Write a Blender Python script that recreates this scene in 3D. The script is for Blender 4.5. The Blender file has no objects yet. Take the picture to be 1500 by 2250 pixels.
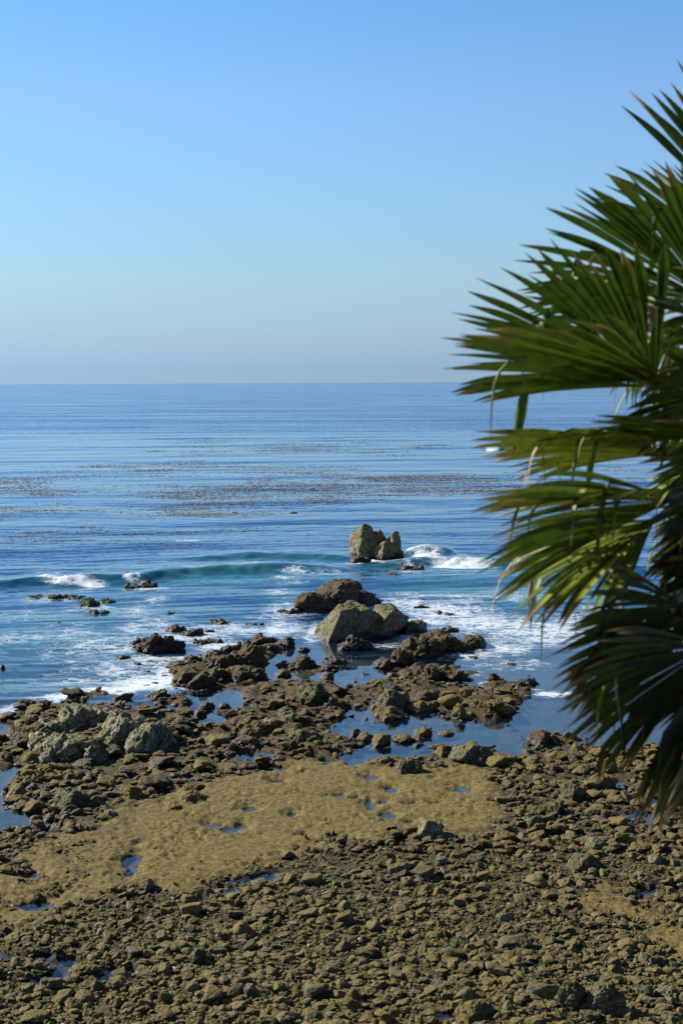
import bpy, math, random
import numpy as np
from mathutils import Vector, Matrix, Quaternion

R = math.radians
scene = bpy.context.scene
COL = scene.collection

# ------------------------------------------------------------------ camera, world, sun, exposure
CAM_H, FOCAL, PITCH, ROLL = 12.0, 50.0, 5.2, 0.27
cam_data = bpy.data.cameras.new('camera')
cam_data.sensor_fit = 'VERTICAL'; cam_data.sensor_height = 36.0; cam_data.sensor_width = 24.0
cam_data.lens = FOCAL; cam_data.clip_start = 0.1; cam_data.clip_end = 200000
cam_data.dof.use_dof = True; cam_data.dof.focus_distance = 60.0; cam_data.dof.aperture_fstop = 4.6
cam = bpy.data.objects.new('camera', cam_data); COL.objects.link(cam)
cam_rot = Matrix.Rotation(R(90 - PITCH), 3, 'X') @ Matrix.Rotation(R(-ROLL), 3, 'Z')
cam.matrix_world = Matrix.Translation((0, 0, CAM_H)) @ cam_rot.to_4x4()
scene.camera = cam

SUN_AZ, SUN_EL = -64.0, 34.0           # degrees from +Y (seaward), negative = to the left
sun_vec = Vector((math.sin(R(SUN_AZ)) * math.cos(R(SUN_EL)), math.cos(R(SUN_AZ)) * math.cos(R(SUN_EL)), math.sin(R(SUN_EL))))
world = bpy.data.worlds.new('World'); scene.world = world; world.use_nodes = True
SKY_TINT = [(0.0, (0.395, 0.587, 1.021)), (1.0, (1.053, 1.26, 1.37)), (0.01, (0.395, 0.587, 1.021)), (0.03, (0.573, 0.682, 0.94)), (0.071, (0.904, 0.919, 0.933)), (0.125, (1.058, 1.119, 1.111)), (0.19, (1.189, 1.243, 1.273)), (0.247, (1.053, 1.26, 1.37))]
wn = world.node_tree.nodes; wl = world.node_tree.links
sky = wn.new('ShaderNodeTexSky'); sky.sky_type = 'NISHITA'; sky.sun_disc = False
sky.sun_elevation = R(SUN_EL); sky.sun_rotation = R(SUN_AZ % 360)
sky.altitude = 0; sky.air_density = 1.0; sky.dust_density = 0.0; sky.ozone_density = 6.0
bg = wn['Background']; bg.inputs['Strength'].default_value = 0.052
# marine air: the low sky is blue-grey instead of yellow, the same all round the horizon
wtc = wn.new('ShaderNodeTexCoord'); wsep = wn.new('ShaderNodeSeparateXYZ'); wl.new(wtc.outputs['Generated'], wsep.inputs[0])
wr = wn.new('ShaderNodeValToRGB'); wl.new(wsep.outputs['Z'], wr.inputs[0])
cr = wr.color_ramp; cr.interpolation = 'LINEAR'
for i, (p, c) in enumerate(SKY_TINT):
    e = (cr.elements[0] if i == 0 else cr.elements[-1]) if i < 2 else cr.elements.new(p)
    e.position = p; e.color = (*c, 1)
wm = wn.new('ShaderNodeMix'); wm.data_type = 'RGBA'; wm.blend_type = 'MULTIPLY'; wm.inputs['Factor'].default_value = 1.0
wl.new(sky.outputs[0], wm.inputs[6]); wl.new(wr.outputs[0], wm.inputs[7]); wl.new(wm.outputs[2], bg.inputs['Color'])
sd = bpy.data.lights.new('sun', 'SUN'); sd.energy = 5.0; sd.angle = R(0.53); sd.color = (1.0, 0.945, 0.86)
sun = bpy.data.objects.new('sun', sd); COL.objects.link(sun)
sun.rotation_mode = 'QUATERNION'; sun.rotation_quaternion = sun_vec.to_track_quat('Z', 'Y')
vs = scene.view_settings
vs.view_transform = 'Standard'; vs.look = 'None'; vs.gamma = 1.0; vs.use_curve_mapping = False; vs.exposure = 1.2
scene.cycles.max_bounces = 6; scene.cycles.transparent_max_bounces = 12
scene.cycles.diffuse_bounces = 2; scene.cycles.glossy_bounces = 3
scene.cycles.use_denoising = True

# ------------------------------------------------------------------ photograph pixel -> place in the world
FPX = FOCAL / 36.0 * 2250.0
def ray(px, py):
    d = cam_rot @ Vector(((px - 750.0) / FPX, -(py - 1125.0) / FPX, -1.0))
    return d
def at(px, py, z=0.0):
    d = ray(px, py); k = (z - CAM_H) / d.z
    return Vector((0, 0, CAM_H)) + d * k
def at_depth(px, py, y):
    d = ray(px, py); return Vector((0, 0, CAM_H)) + d * (y / d.y)
def scale_at(py):                      # pixels per metre for upright things standing at row py
    p = at(750, py); return FPX / math.hypot(p.y, CAM_H)

# ------------------------------------------------------------------ noise in numpy
def _h(ix, iy, iz, seed):
    h = (ix.astype(np.int64) * 374761393 + iy.astype(np.int64) * 668265263 + iz.astype(np.int64) * 2147483647 + seed * 1274126177) & 0xFFFFFFFF
    h = ((h ^ (h >> 13)) * 1274126177) & 0xFFFFFFFF
    h = ((h ^ (h >> 16)) * 2246822519) & 0xFFFFFFFF
    return (h ^ (h >> 15)) & 0xFFFFFFFF
_G = np.array([[1,1,0],[-1,1,0],[1,-1,0],[-1,-1,0],[1,0,1],[-1,0,1],[1,0,-1],[-1,0,-1],[0,1,1],[0,-1,1],[0,1,-1],[0,-1,-1],[1,1,0],[-1,1,0],[0,-1,1],[0,-1,-1]], float)
def perlin(P, seed=0):
    P = np.asarray(P, float); I = np.floor(P).astype(np.int64); F = P - I
    U = F * F * F * (F * (F * 6 - 15) + 10)
    out = np.zeros(len(P))
    for dx in (0, 1):
        wx = U[:, 0] if dx else 1 - U[:, 0]
        for dy in (0, 1):
            wy = U[:, 1] if dy else 1 - U[:, 1]
            for dz in (0, 1):
                wz = U[:, 2] if dz else 1 - U[:, 2]
                g = _G[_h(I[:, 0] + dx, I[:, 1] + dy, I[:, 2] + dz, seed) & 15]
                out += wx * wy * wz * (g[:, 0] * (F[:, 0] - dx) + g[:, 1] * (F[:, 1] - dy) + g[:, 2] * (F[:, 2] - dz))
    return out
def fbm(P, octv=4, seed=0, gain=0.5, ridged=False):
    P = np.asarray(P, float); a = 1.0; s = 0.0; n = 0.0
    for o in range(octv):
        v = perlin(P * (2.03 ** o) + 17.3 * o, seed + o)
        if ridged: v = 0.5 - 2 * np.abs(v)
        s = s + a * v; n += a; a *= gain
    return s / n
def xy3(x, y, s=1.0, z=0.0):
    return np.stack([x * s, y * s, np.full_like(x, z)], axis=1)
def worley2(x, y, seed=0):
    ix = np.floor(x).astype(np.int64); iy = np.floor(y).astype(np.int64)
    f1 = np.full(len(x), 9.0); f2 = np.full(len(x), 9.0); idr = np.zeros(len(x))
    z = np.zeros_like(ix)
    for dx in (-1, 0, 1):
        for dy in (-1, 0, 1):
            h = _h(ix + dx, iy + dy, z, seed)
            cx = ix + dx + (h & 1023) / 1023.0; cy = iy + dy + ((h >> 10) & 1023) / 1023.0
            d = np.hypot(x - cx, y - cy)
            m = d < f1
            f2 = np.where(m, f1, np.minimum(f2, d)); idr = np.where(m, ((h >> 20) & 1023) / 1023.0, idr)
            f1 = np.where(m, d, f1)
    return f1, f2, idr
def blocks3(P, seed=0):                # value of the nearest of jittered cells, and how near the next one is
    I = np.floor(P).astype(np.int64); f1 = np.full(len(P), 9.0); f2 = np.full(len(P), 9.0); v = np.zeros(len(P))
    for dx in (-1, 0, 1):
        for dy in (-1, 0, 1):
            for dz in (-1, 0, 1):
                c = I + np.array([dx, dy, dz]); h = _h(c[:, 0], c[:, 1], c[:, 2], seed)
                o = c + np.stack([(h & 1023), (h >> 10) & 1023, (h >> 20) & 1023], 1) / 1023.0
                d = np.abs(P - o).max(1) * .5 + np.sqrt(((P - o) ** 2).sum(1)) * .5; m = d < f1
                f2 = np.where(m, f1, np.minimum(f2, d)); v = np.where(m, ((h >> 7) & 4095) / 4095.0, v); f1 = np.where(m, d, f1)
    return v, f2 - f1
def sstep(a, b, x):
    t = np.clip((x - a) / (b - a), 0, 1); return t * t * (3 - 2 * t)
def poly_sd(x, y, poly):               # signed distance, positive inside
    P = np.array(poly, float); n = len(P); d = np.full(len(x), 1e9); ins = np.zeros(len(x), bool)
    for i in range(n):
        a = P[i]; b = P[(i + 1) % n]; e = b - a
        wx = x - a[0]; wy = y - a[1]
        t = np.clip((wx * e[0] + wy * e[1]) / (e @ e + 1e-12), 0, 1)
        d = np.minimum(d, (wx - e[0] * t) ** 2 + (wy - e[1] * t) ** 2)
        c = (a[1] > y) != (b[1] > y)
        if e[1] != 0: ins ^= c & (x < a[0] + (y - a[1]) * e[0] / e[1])
    return np.where(ins, 1, -1) * np.sqrt(d)
def wpoly(pts, z=0.0):
    return [(at(px, py, z).x, at(px, py, z).y) for px, py in pts]
def wellipse(px, py, rx, ry, z=0.0):   # pixel ellipse -> world centre and radii
    c = at(px, py, z); s = FPX / math.hypot(c.y, CAM_H)
    ay = at(px, py - ry, z).y - at(px, py + ry, z).y
    return c.x, c.y, rx / s, ay / 2

# ------------------------------------------------------------------ layout of the shore, read from the photograph
LAND = wpoly([(-420,1660),(-200,1640),(-60,1648),(0,1643),(4,1612),(36,1590),(-40,1583),(-300,1600),(-300,1592),(0,1576),(60,1564),(140,1544),(195,1528),(250,1530),(300,1546),(335,1562),(400,1576),(440,1590),(442,1602),
    (500,1604),(488,1588),(505,1576),(530,1560),(556,1550),(536,1528),(536,1510),(565,1500),(620,1490),(700,1500),(760,1512),(800,1503),(850,1496),(960,1496),(1040,1510),(1090,1524),(1140,1516),(1160,1530),(1150,1546),(1135,1550),
    (1132,1570),(1100,1577),(1040,1574),(1030,1588),(1004,1580),(990,1562),(960,1557),(900,1566),(880,1578),(830,1574),(822,1556),(760,1560),(740,1576),(722,1600),(728,1612),(782,1640),(772,1658),(737,1656),(768,1686),(800,1680),
    (850,1668),(930,1666),(966,1660),(982,1640),(1080,1650),(1092,1664),(1164,1672),(1168,1640),(1200,1612),(1240,1612),(1300,1640),(1340,1655),(1420,1640),(1600,1620),(2000,1640),(2400,2300),(2400,2500),(-900,2500),(-900,1860),
    (-200,1850),(0,1836),(30,1820),(80,1812),(128,1826),(142,1800),(110,1790),(20,1778),(8,1748),(25,1720),(50,1700),(62,1682)])
LAND2 = [wpoly([(375,1472),(440,1456),(500,1438),(570,1424),(612,1408),(640,1422),(604,1440),(582,1470),(572,1500),(540,1514),(470,1514),(420,1522),(384,1506)]),
    wpoly([(870,1478),(910,1466),(1000,1464),(1045,1478),(1040,1498),(960,1506),(890,1500)]),
    wpoly([(300,1535),(380,1528),(420,1540),(400,1552),(330,1552)]), wpoly([(610,1462),(690,1458),(760,1470),(700,1478),(630,1474)]), wpoly([(1050,1502),(1160,1498),(1175,1525),(1060,1530)])]
MOSS = wpoly([(-300,1930),(-40,1905),(40,1880),(130,1838),(240,1785),(370,1745),(520,1706),(640,1678),(740,1668),(860,1690),(1000,1680),(1090,1700),(1100,1750),(1108,1800),(1080,1836),(970,1850),(900,1832),(830,1852),(720,1852),
    (660,1880),(610,1908),(520,1926),(440,1950),(390,1962),(330,1955),(280,1968),(240,1984),(140,2010),(60,2050),(0,2075),(-300,2090)])
MOSS2 = wpoly([(1240,1990),(1330,1950),(1370,1960),(1390,1990),(1500,2030),(1560,2060),(1540,2130),(1450,2110),(1400,2040),(1330,2015),(1270,2020)])
MOSS3 = wpoly([(830,2240),(900,2215),(960,2212),(980,2232),(940,2265),(840,2275)])
# px x, px y, half width, half height, depth (m)
POOLS = [(290,1895,20,20,.10),(292,1915,13,12,.08),(425,1982,42,12,.10),(480,1957,50,11,.10),(545,1938,52,9,.10),(590,1924,34,7,.10),(330,1962,24,7,.07),
    (465,1815,24,6,.05),(505,1826,22,7,.05),(530,1818,14,5,.05),(550,1782,15,6,.05),(640,1793,13,5,.05),(815,1772,13,12,.05),(858,1738,14,6,.05),(855,1793,16,8,.05),(1012,1735,20,7,.05),
    (815,1710,13,6,.05),(745,1750,14,5,.05),(780,1755,14,4,.05),(900,1768,20,3,.05),(840,1765,14,4,.04),(955,1767,14,3,.05),(765,1848,12,7,.06),(805,1858,14,6,.06),(872,1850,20,6,.06),(900,1808,12,5,.05),
    (85,1992,36,10,.10),(60,1925,26,6,.07),(1420,1962,60,13,.12),(1235,1838,75,7,.10),(1350,1722,32,11,.15),(1400,1795,60,11,.12),(1440,1762,52,11,.12),(1450,1812,52,8,.10),(1460,1730,40,10,.12),
    (555,1663,52,15,.18),(500,1677,22,5,.10),(590,1690,30,6,.1),(365,1742,26,7,.12),(262,1731,14,7,.12),(720,1676,16,6,.10),(690,1660,10,5,.1),(545,1625,16,8,.12),(345,1742,18,6,.1),(420,1740,16,4,.08),
    (215,1578,14,7,.10),(235,1545,14,6,.10),(350,1598,10,4,.06),(1260,2185,30,16,.05),(1180,2130,40,10,.05),(980,2230,24,16,.07),(820,2110,30,6,.04),(20,2065,40,10,.07),(450,2010,20,6,.06),(1230,2080,26,5,.05),(640,1890,24,6,.06),
    (880,1860,16,5,.05),(300,1660,20,5,.08),(610,1720,16,4,.06),(200,1820,26,6,.06),(160,1745,12,6,.08)]
PLOW = wpoly([(-300,2070),(0,2082),(50,2094),(110,2100),(180,2104),(230,2122),(300,2128),(330,2145),(260,2156),(180,2166),(100,2172),(40,2170),(0,2166),(-300,2160)])
_pool_w = [wellipse(a, b, c, d) + (e,) for a, b, c, d, e in POOLS]

def land_masks(x, y):
    n1 = fbm(xy3(x, y, 0.9), 3, 11); n2 = fbm(xy3(x, y, 3.1), 3, 21)
    sdl = poly_sd(x, y, LAND)
    for q in LAND2: sdl = np.maximum(sdl, poly_sd(x, y, q) - 0.12)
    sdl = sdl + 0.60 * n1 + 0.25 * n2
    sdm = np.maximum(np.maximum(poly_sd(x, y, MOSS), poly_sd(x, y, MOSS2)), poly_sd(x, y, MOSS3)) + 1.1 * n1 + 0.55 * n2
    pool = np.zeros(len(x)); halo = np.zeros(len(x))
    for cx, cy, rx, ry, dp in _pool_w:
        q = np.sqrt(((x - cx) / rx) ** 2 + ((y - cy) / ry) ** 2) + 1.1 * n2 + 0.6 * n1
        pool = np.maximum(pool, dp * sstep(1.15, 0.55, q)); halo = np.maximum(halo, sstep(2.6, 1.0, q))
    sp = poly_sd(x, y, PLOW) + 0.35 * n1 + 0.2 * n2
    for (ex, ey, ew, eh) in ((45, 2132, 62, 19), (182, 2140, 34, 17), (-80, 2120, 50, 15)):
        cx, cy, rx, ry = wellipse(ex, ey, ew, eh)
        sp = np.minimum(sp, (np.hypot((x - cx) / rx, (y - cy) / ry) - 1) * min(rx, ry) + 0.25 * n2)
    pool = np.maximum(pool, 0.14 * sstep(-0.05, 0.25, sp))
    return sdl, sdm, pool, halo
def ground_h(x, y, detail=True):
    sdl, sdm, pool, halo = land_masks(x, y)
    land = sstep(-0.55, 0.35, sdl); moss = sstep(-0.15, 0.45, sdm) * land
    moss = moss * (1 - .9 * sstep(-3.5, -8.5, x) * sstep(-.12, .22, fbm(xy3(x, y, .9), 3, 53)))
    cob = sstep(48.0, 41.0, y) * (1 - moss)                 # nearer than the flat: cobbles; beyond it: reef
    reef = (1 - moss) * (1 - cob)
    off = np.clip((y - 58.0) / 40.0, 0, 1)
    z = -0.24 - 1.4 * off + land * (0.30 + 1.4 * off)       # sea bed to a shelf just above the water
    z += moss * 0.055
    wx = x + 0.25 * perlin(xy3(x, y, 1.7), 5); wy = y + 0.35 * perlin(xy3(x, y, 1.7, 4.0), 6)
    f1, f2, rid = worley2(wx / 1.15, wy / 1.5, 3); lump = np.clip(1 - 1.25 * f1, 0, 1) ** 0.7 * (0.25 + 0.75 * rid)
    g1, g2, rid2 = worley2(wx / 0.42, wy / 0.5, 4); lump2 = np.clip(1 - 1.3 * g1, 0, 1) ** 0.8 * (0.2 + 0.8 * rid2)
    low = fbm(xy3(x, y, 0.35), 2, 31)
    z += reef * land * (0.26 * lump + 0.10 * lump2 + 0.16 * low - 0.075)
    z += (1 - land) * (0.12 * lump + 0.05 * lump2) * sstep(75, 60, y)
    z += cob * land * (0.05 * lump2 + 0.05 * low - 0.01)
    if detail:
        t1 = fbm(xy3(x, y, 3.4), 4, 41, .68); t2 = np.abs(perlin(xy3(x, y, 10.0), 43)) * (.4 + 1.2 * np.abs(perlin(xy3(x, y, 1.9), 44)))
        patch = sstep(-0.15, 0.35, fbm(xy3(x, y, 0.8), 2, 47))
        t3 = fbm(xy3(x + .3 * t1, y + .3 * t1, 2.6), 4, 45, .75)
        z += moss * ((0.05 + 0.10 * patch) * t1 + 0.05 * t2 + 0.04 * low - 0.17 * np.clip(t3 * 2.2 - .28, 0, .6) * (.15 + .85 * patch))
        z += (reef + cob) * (0.045 * t1 + 0.03 * t2)
    z = np.where(z > .02, .02 + (z - .02) * (1 - .8 * halo * (moss > .2)), z)      # the flat dips gently to its puddles
    z = np.where(pool > 0, np.minimum(z, z * (1 - np.clip(pool * 20, 0, 1)) - pool), z)
    return z, land, moss, cob, pool

# ------------------------------------------------------------------ mesh and object helpers
def mesh_np(name, V, F, smooth=True):
    """V n x 3, F m x 3 or m x 4 arrays"""
    me = bpy.data.meshes.new(name)
    V = np.ascontiguousarray(V, np.float32); F = np.ascontiguousarray(F, np.int32); k = F.shape[1]
    me.vertices.add(len(V)); me.vertices.foreach_set('co', V.ravel())
    me.loops.add(F.size); me.loops.foreach_set('vertex_index', F.ravel())
    me.polygons.add(len(F)); me.polygons.foreach_set('loop_start', np.arange(0, F.size, k, dtype=np.int32))
    me.polygons.foreach_set('loop_total', np.full(len(F), k, np.int32))
    me.update(calc_edges=True); me.validate()
    me.polygons.foreach_set('use_smooth', np.full(len(me.polygons), smooth, bool))
    return me
def attr(me, name, val):
    a = me.attributes.new(name, 'FLOAT', 'POINT'); a.data.foreach_set('value', np.ascontiguousarray(val, np.float32))
def new_obj(name, me, mat=None, parent=None, label=None, category=None, group=None, kind=None):
    o = bpy.data.objects.new(name, me); COL.objects.link(o)
    if mat is not None and me is not None:
        me.materials.clear(); me.materials.append(mat)
    if parent is not None: o.parent = parent
    if label: o['label'] = label
    if category: o['category'] = category
    if group: o['group'] = group
    if kind: o['kind'] = kind
    return o
def grid_faces(nr, nc):
    i = np.arange(nr - 1)[:, None] * nc + np.arange(nc - 1)[None, :]
    return np.stack([i, i + 1, i + nc + 1, i + nc], axis=-1).reshape(-1, 4)

# ------------------------------------------------------------------ material helpers
class NT:
    def __init__(s, name):
        s.m = bpy.data.materials.new(name); s.m.use_nodes = True
        s.t = s.m.node_tree; s.n = s.t.nodes; s.n.clear()
        s.out = s.n.new('ShaderNodeOutputMaterial')
    def node(s, typ, **kw):
        n = s.n.new(typ)
        for k, v in kw.items(): setattr(n, k, v)
        return n
    def put(s, sock, v):
        if isinstance(v, bpy.types.NodeSocket): s.t.links.new(v, sock)
        elif v is not None: sock.default_value = v
    def math(s, op, a, b=None, c=None, clamp=False):
        n = s.node('ShaderNodeMath', operation=op, use_clamp=clamp)
        for i, v in enumerate((a, b, c)):
            if v is not None: s.put(n.inputs[i], v)
        return n.outputs[0]
    def mix(s, f, a, b):
        n = s.node('ShaderNodeMix', data_type='RGBA'); s.put(n.inputs['Factor'], f)
        for sock, v in ((n.inputs[6], a), (n.inputs[7], b)):
            s.put(sock, v if isinstance(v, bpy.types.NodeSocket) else (*v, 1.0))
        return n.outputs[2]
    def ramp(s, f, a, b, lo=0.0, hi=1.0):
        n = s.node('ShaderNodeMapRange', interpolation_type='SMOOTHSTEP'); s.put(n.inputs[0], f)
        n.inputs[1].default_value = a; n.inputs[2].default_value = b; n.inputs[3].default_value = lo; n.inputs[4].default_value = hi
        return n.outputs[0]
    def attr(s, name): return s.node('ShaderNodeAttribute', attribute_name=name).outputs['Fac']
    def coord(s, which='Object', scale=(1, 1, 1)):
        c = s.node('ShaderNodeTexCoord').outputs[which]
        mp = s.node('ShaderNodeMapping'); s.put(mp.inputs['Vector'], c); mp.inputs['Scale'].default_value = scale
        return mp.outputs[0]
    def pos(s, scale=(1, 1, 1)):
        c = s.node('ShaderNodeNewGeometry').outputs['Position']
        mp = s.node('ShaderNodeMapping'); s.put(mp.inputs['Vector'], c); mp.inputs['Scale'].default_value = scale
        return mp.outputs[0]
    def noise(s, vec, scale, detail=4, rough=0.55, dist=0.0):
        n = s.node('ShaderNodeTexNoise'); s.put(n.inputs['Vector'], vec)
        n.inputs['Scale'].default_value = scale; n.inputs['Detail'].default_value = detail
        n.inputs['Roughness'].default_value = rough; n.inputs['Distortion'].default_value = dist
        return n.outputs[0]
    def voro(s, vec, scale, feature='F1', rnd=1.0):
        n = s.node('ShaderNodeTexVoronoi', feature=feature); s.put(n.inputs['Vector'], vec)
        n.inputs['Scale'].default_value = scale; n.inputs['Randomness'].default_value = rnd
        return n.outputs['Distance']
    def bump(s, h, strength, dist, normal=None):
        n = s.node('ShaderNodeBump'); s.put(n.inputs['Height'], h)
        n.inputs['Strength'].default_value = strength; n.inputs['Distance'].default_value = dist
        if normal is not None: s.put(n.inputs['Normal'], normal)
        return n.outputs[0]
    def principled(s, col, rough, normal=None, spec=0.5):
        p = s.node('ShaderNodeBsdfPrincipled'); s.put(p.inputs['Base Color'], col if isinstance(col, bpy.types.NodeSocket) else (*col, 1))
        s.put(p.inputs['Roughness'], rough); p.inputs['Specular IOR Level'].default_value = spec
        if normal is not None: s.put(p.inputs['Normal'], normal)
        s.t.links.new(p.outputs[0], s.out.inputs['Surface']); return p

def rock_material(name, stone_a, stone_b, algae, algae_amt, weed_top=0.25, weed_col=(0.055, 0.028, 0.012), tint_attr=False, bump=0.8, hues=False):
    stone_a, stone_b, algae, weed_col = (tuple(c * k for c in q) for q, k in ((stone_a, .36), (stone_b, .52), (algae, .50), (weed_col, .36)))
    t = NT(name); pos = t.pos()
    geo = t.node('ShaderNodeNewGeometry'); rnd = t.node('ShaderNodeObjectInfo').outputs['Random']
    nz = t.node('ShaderNodeSeparateXYZ'); t.put(nz.inputs[0], geo.outputs['Normal'])
    pz = t.node('ShaderNodeSeparateXYZ'); t.put(pz.inputs[0], geo.outputs['Position'])
    if tint_attr: rnd = t.attr('tint')
    n1 = t.noise(pos, 2.3, 5, 0.6); n2 = t.noise(pos, 9.0, 5, 0.65); n3 = t.noise(pos, 34.0, 3, 0.6)
    stone = t.mix(t.ramp(n2, 0.38, 0.66), stone_a, stone_b)
    stone = t.mix(t.math('MULTIPLY', t.ramp(rnd, 0.55, 1.0), 0.5), stone, tuple(min(1, c * 1.6) for c in stone_b))
    stone = t.mix(t.math('MULTIPLY', t.ramp(rnd, 0.45, 0.0), 0.8), stone, tuple(c * 0.4 for c in stone_a))
    if hues:
      hue = t.math('FRACT', t.math('MULTIPLY', rnd, 7.31))
      stone = t.mix(t.math('MULTIPLY', t.ramp(hue, .84, .9), .7), stone, (stone_b[0] * 1.25, stone_b[1] * .85, stone_b[2] * .6))
      stone = t.mix(t.math('MULTIPLY', t.ramp(hue, .18, .12), .6), stone, (stone_a[0] * .9, stone_a[1] * 1.0, stone_a[2] * 1.35))
    # algae crust on the upper faces, patchy
    up = t.ramp(nz.outputs[2], -0.25, 0.75)
    f = t.math('ADD', t.math('MULTIPLY', up, 0.6), t.math('MULTIPLY', n1, 0.9))
    f = t.math('ADD', f, t.math('MULTIPLY', n2, 0.35))
    f = t.math('MULTIPLY_ADD', t.math('SUBTRACT', t.math('FRACT', t.math('MULTIPLY', rnd, 3.77)), .5), .55 if hues else .2, f)
    fa = t.ramp(f, 1.25 - algae_amt, 1.55 - algae_amt)
    alg = t.mix(t.ramp(n3, 0.35, 0.7), tuple(c * 0.62 for c in algae), tuple(c * 1.22 for c in algae))
    col = t.mix(fa, stone, alg)
    # tidal weed band near the water line
    wb = t.math('SUBTRACT', pz.outputs[2], t.math('MULTIPLY', t.math('SUBTRACT', n1, 0.5), weed_top * 2.2))
    wf = t.ramp(wb, weed_top, weed_top * 0.25)
    weed = t.mix(t.ramp(n3, 0.4, 0.65), tuple(c * 0.55 for c in weed_col), tuple(c * 1.7 for c in weed_col))
    col = t.mix(t.math('MULTIPLY', wf, 0.9), col, weed)
    if tint_attr: col = t.mix(t.ramp(rnd, .985, .988), col, (0.26, 0.235, 0.19))     # shells and bleached chips
    h = t.math('ADD', t.math('MULTIPLY', n2, 0.55), t.math('MULTIPLY', n3, 0.5))
    h = t.math('ADD', h, t.math('MULTIPLY', t.voro(pos, 16.0), 0.35))
    nrm = t.bump(h, bump, 0.06)
    t.principled(col, t.ramp(wf, 0, 1, 0.88, 0.55), nrm, 0.35)
    return t.m

ALG = (0.205, 0.148, 0.030)
M_PALE = rock_material('pale_rock', (0.17, 0.155, 0.10), (0.38, 0.345, 0.235), (0.17, 0.15, 0.035), 0.36, 0.50)
M_BLEACH = rock_material('bleached_rock', (0.16, 0.152, 0.108), (0.60, 0.555, 0.41), (0.20, 0.170, 0.040), 0.26, 0.06)
M_GREY = rock_material('grey_rock', (0.085, 0.088, 0.065), (0.24, 0.235, 0.17), (0.14, 0.118, 0.028), 0.36, 0.10)
M_OLIVE = rock_material('algae_rock', (0.085, 0.075, 0.045), (0.17, 0.145, 0.085), ALG, 0.72, 0.12, (0.06, 0.03, 0.013))
M_WEED = rock_material('weedy_rock', (0.075, 0.06, 0.035), (0.15, 0.12, 0.07), (0.13, 0.085, 0.024), 0.62, 0.34, (0.06, 0.033, 0.014))
M_BROWN = rock_material('brown_weed_rock', (0.07, 0.05, 0.03), (0.13, 0.095, 0.058), (0.105, 0.072, 0.030), 0.50, 0.75, (0.065, 0.036, 0.018), bump=1.0)
M_STACK = rock_material('stack_rock', (0.12, 0.098, 0.055), (0.26, 0.21, 0.115), (0.20, 0.165, 0.05), 0.30, 0.5, (0.05, 0.03, 0.02))
M_COB = rock_material('cobble_rock', (0.088, 0.086, 0.055), (0.24, 0.23, 0.15), ALG, 0.47, 0.03, (0.05, 0.03, 0.015), hues=True)
M_PEB = rock_material('pebble_rock', (0.088, 0.084, 0.053), (0.25, 0.235, 0.15), ALG, 0.50, 0.03, (0.05, 0.03, 0.015), tint_attr=True, hues=True)
M_REEF = rock_material('reef_rubble_rock', (0.075, 0.058, 0.032), (0.16, 0.125, 0.07), (0.185, 0.122, 0.028), 0.60, 0.16, (0.07, 0.033, 0.014), tint_attr=True)
M_SURFROCK = rock_material('green_weed_rock', (0.04, 0.045, 0.022), (0.085, 0.09, 0.04), (0.055, 0.095, 0.022), 0.6, 0.12, (0.045, 0.030, 0.015))

def ground_material():
    t = NT('shore_ground'); pos = t.pos()
    moss = t.attr('moss'); cob = t.attr('cob')
    pz = t.node('ShaderNodeSeparateXYZ'); t.put(pz.inputs[0], t.node('ShaderNodeNewGeometry').outputs['Position'])
    n1 = t.noise(pos, 1.1, 5, 0.6); n2 = t.noise(pos, 7.0, 5, 0.65); n3 = t.noise(pos, 10.0, 5, 0.75); n4 = t.noise(pos, 60.0, 2, 0.6)
    mossc = t.mix(t.ramp(n2, 0.36, 0.62), (0.066, 0.047, 0.012), (0.158, 0.113, 0.025))
    mossc = t.mix(t.math('MULTIPLY', t.ramp(n1, 0.42, 0.68), 0.55), mossc, (0.118, 0.092, 0.022))
    mossc = t.mix(t.math('MULTIPLY', t.ramp(n3, 0.47, 0.38), 0.85), mossc, (0.026, 0.020, 0.007))
    mossc = t.mix(t.math('MULTIPLY', t.ramp(t.noise(pos, 2.6, 5, .7), 0.60, 0.70), 0.7), mossc, (0.060, 0.052, 0.022))
    reefc = t.mix(t.ramp(n2, 0.38, 0.62), (0.022, 0.013, 0.005), (0.078, 0.052, 0.011))
    reefc = t.mix(t.ramp(n1, 0.5, 0.7), reefc, (0.075, 0.043, 0.011))
    cobc = t.mix(t.ramp(n3, 0.35, 0.65), (0.013, 0.010, 0.004), (0.050, 0.040, 0.014))
    cobc = t.mix(t.ramp(n2, 0.5, 0.66), cobc, (0.075, 0.058, 0.012))
    col = t.mix(cob, reefc, cobc); col = t.mix(moss, col, mossc)
    red = t.mix(t.ramp(n2, 0.4, 0.6), (0.035, 0.016, 0.009), (0.085, 0.045, 0.018))
    wf = t.ramp(t.math('ADD', pz.outputs[2], t.math('MULTIPLY', t.math('SUBTRACT', n2, 0.5), 0.12)), 0.035, -0.01)
    col = t.mix(t.math('MULTIPLY', wf, 0.9), col, red)
    sand = t.mix(t.ramp(n3, 0.3, 0.7), (0.010, 0.012, 0.008), (0.042, 0.042, 0.028))
    col = t.mix(t.math('MULTIPLY', t.ramp(pz.outputs[2], -0.08, -0.18), t.ramp(n1, .38, .55)), col, sand)
    h = t.math('ADD', t.math('MULTIPLY', n3, 0.8), t.math('MULTIPLY', n4, 0.35))
    nrm = t.bump(h, 0.9, 0.06)
    t.principled(col, 0.9, nrm, 0.25)
    return t.m

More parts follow.
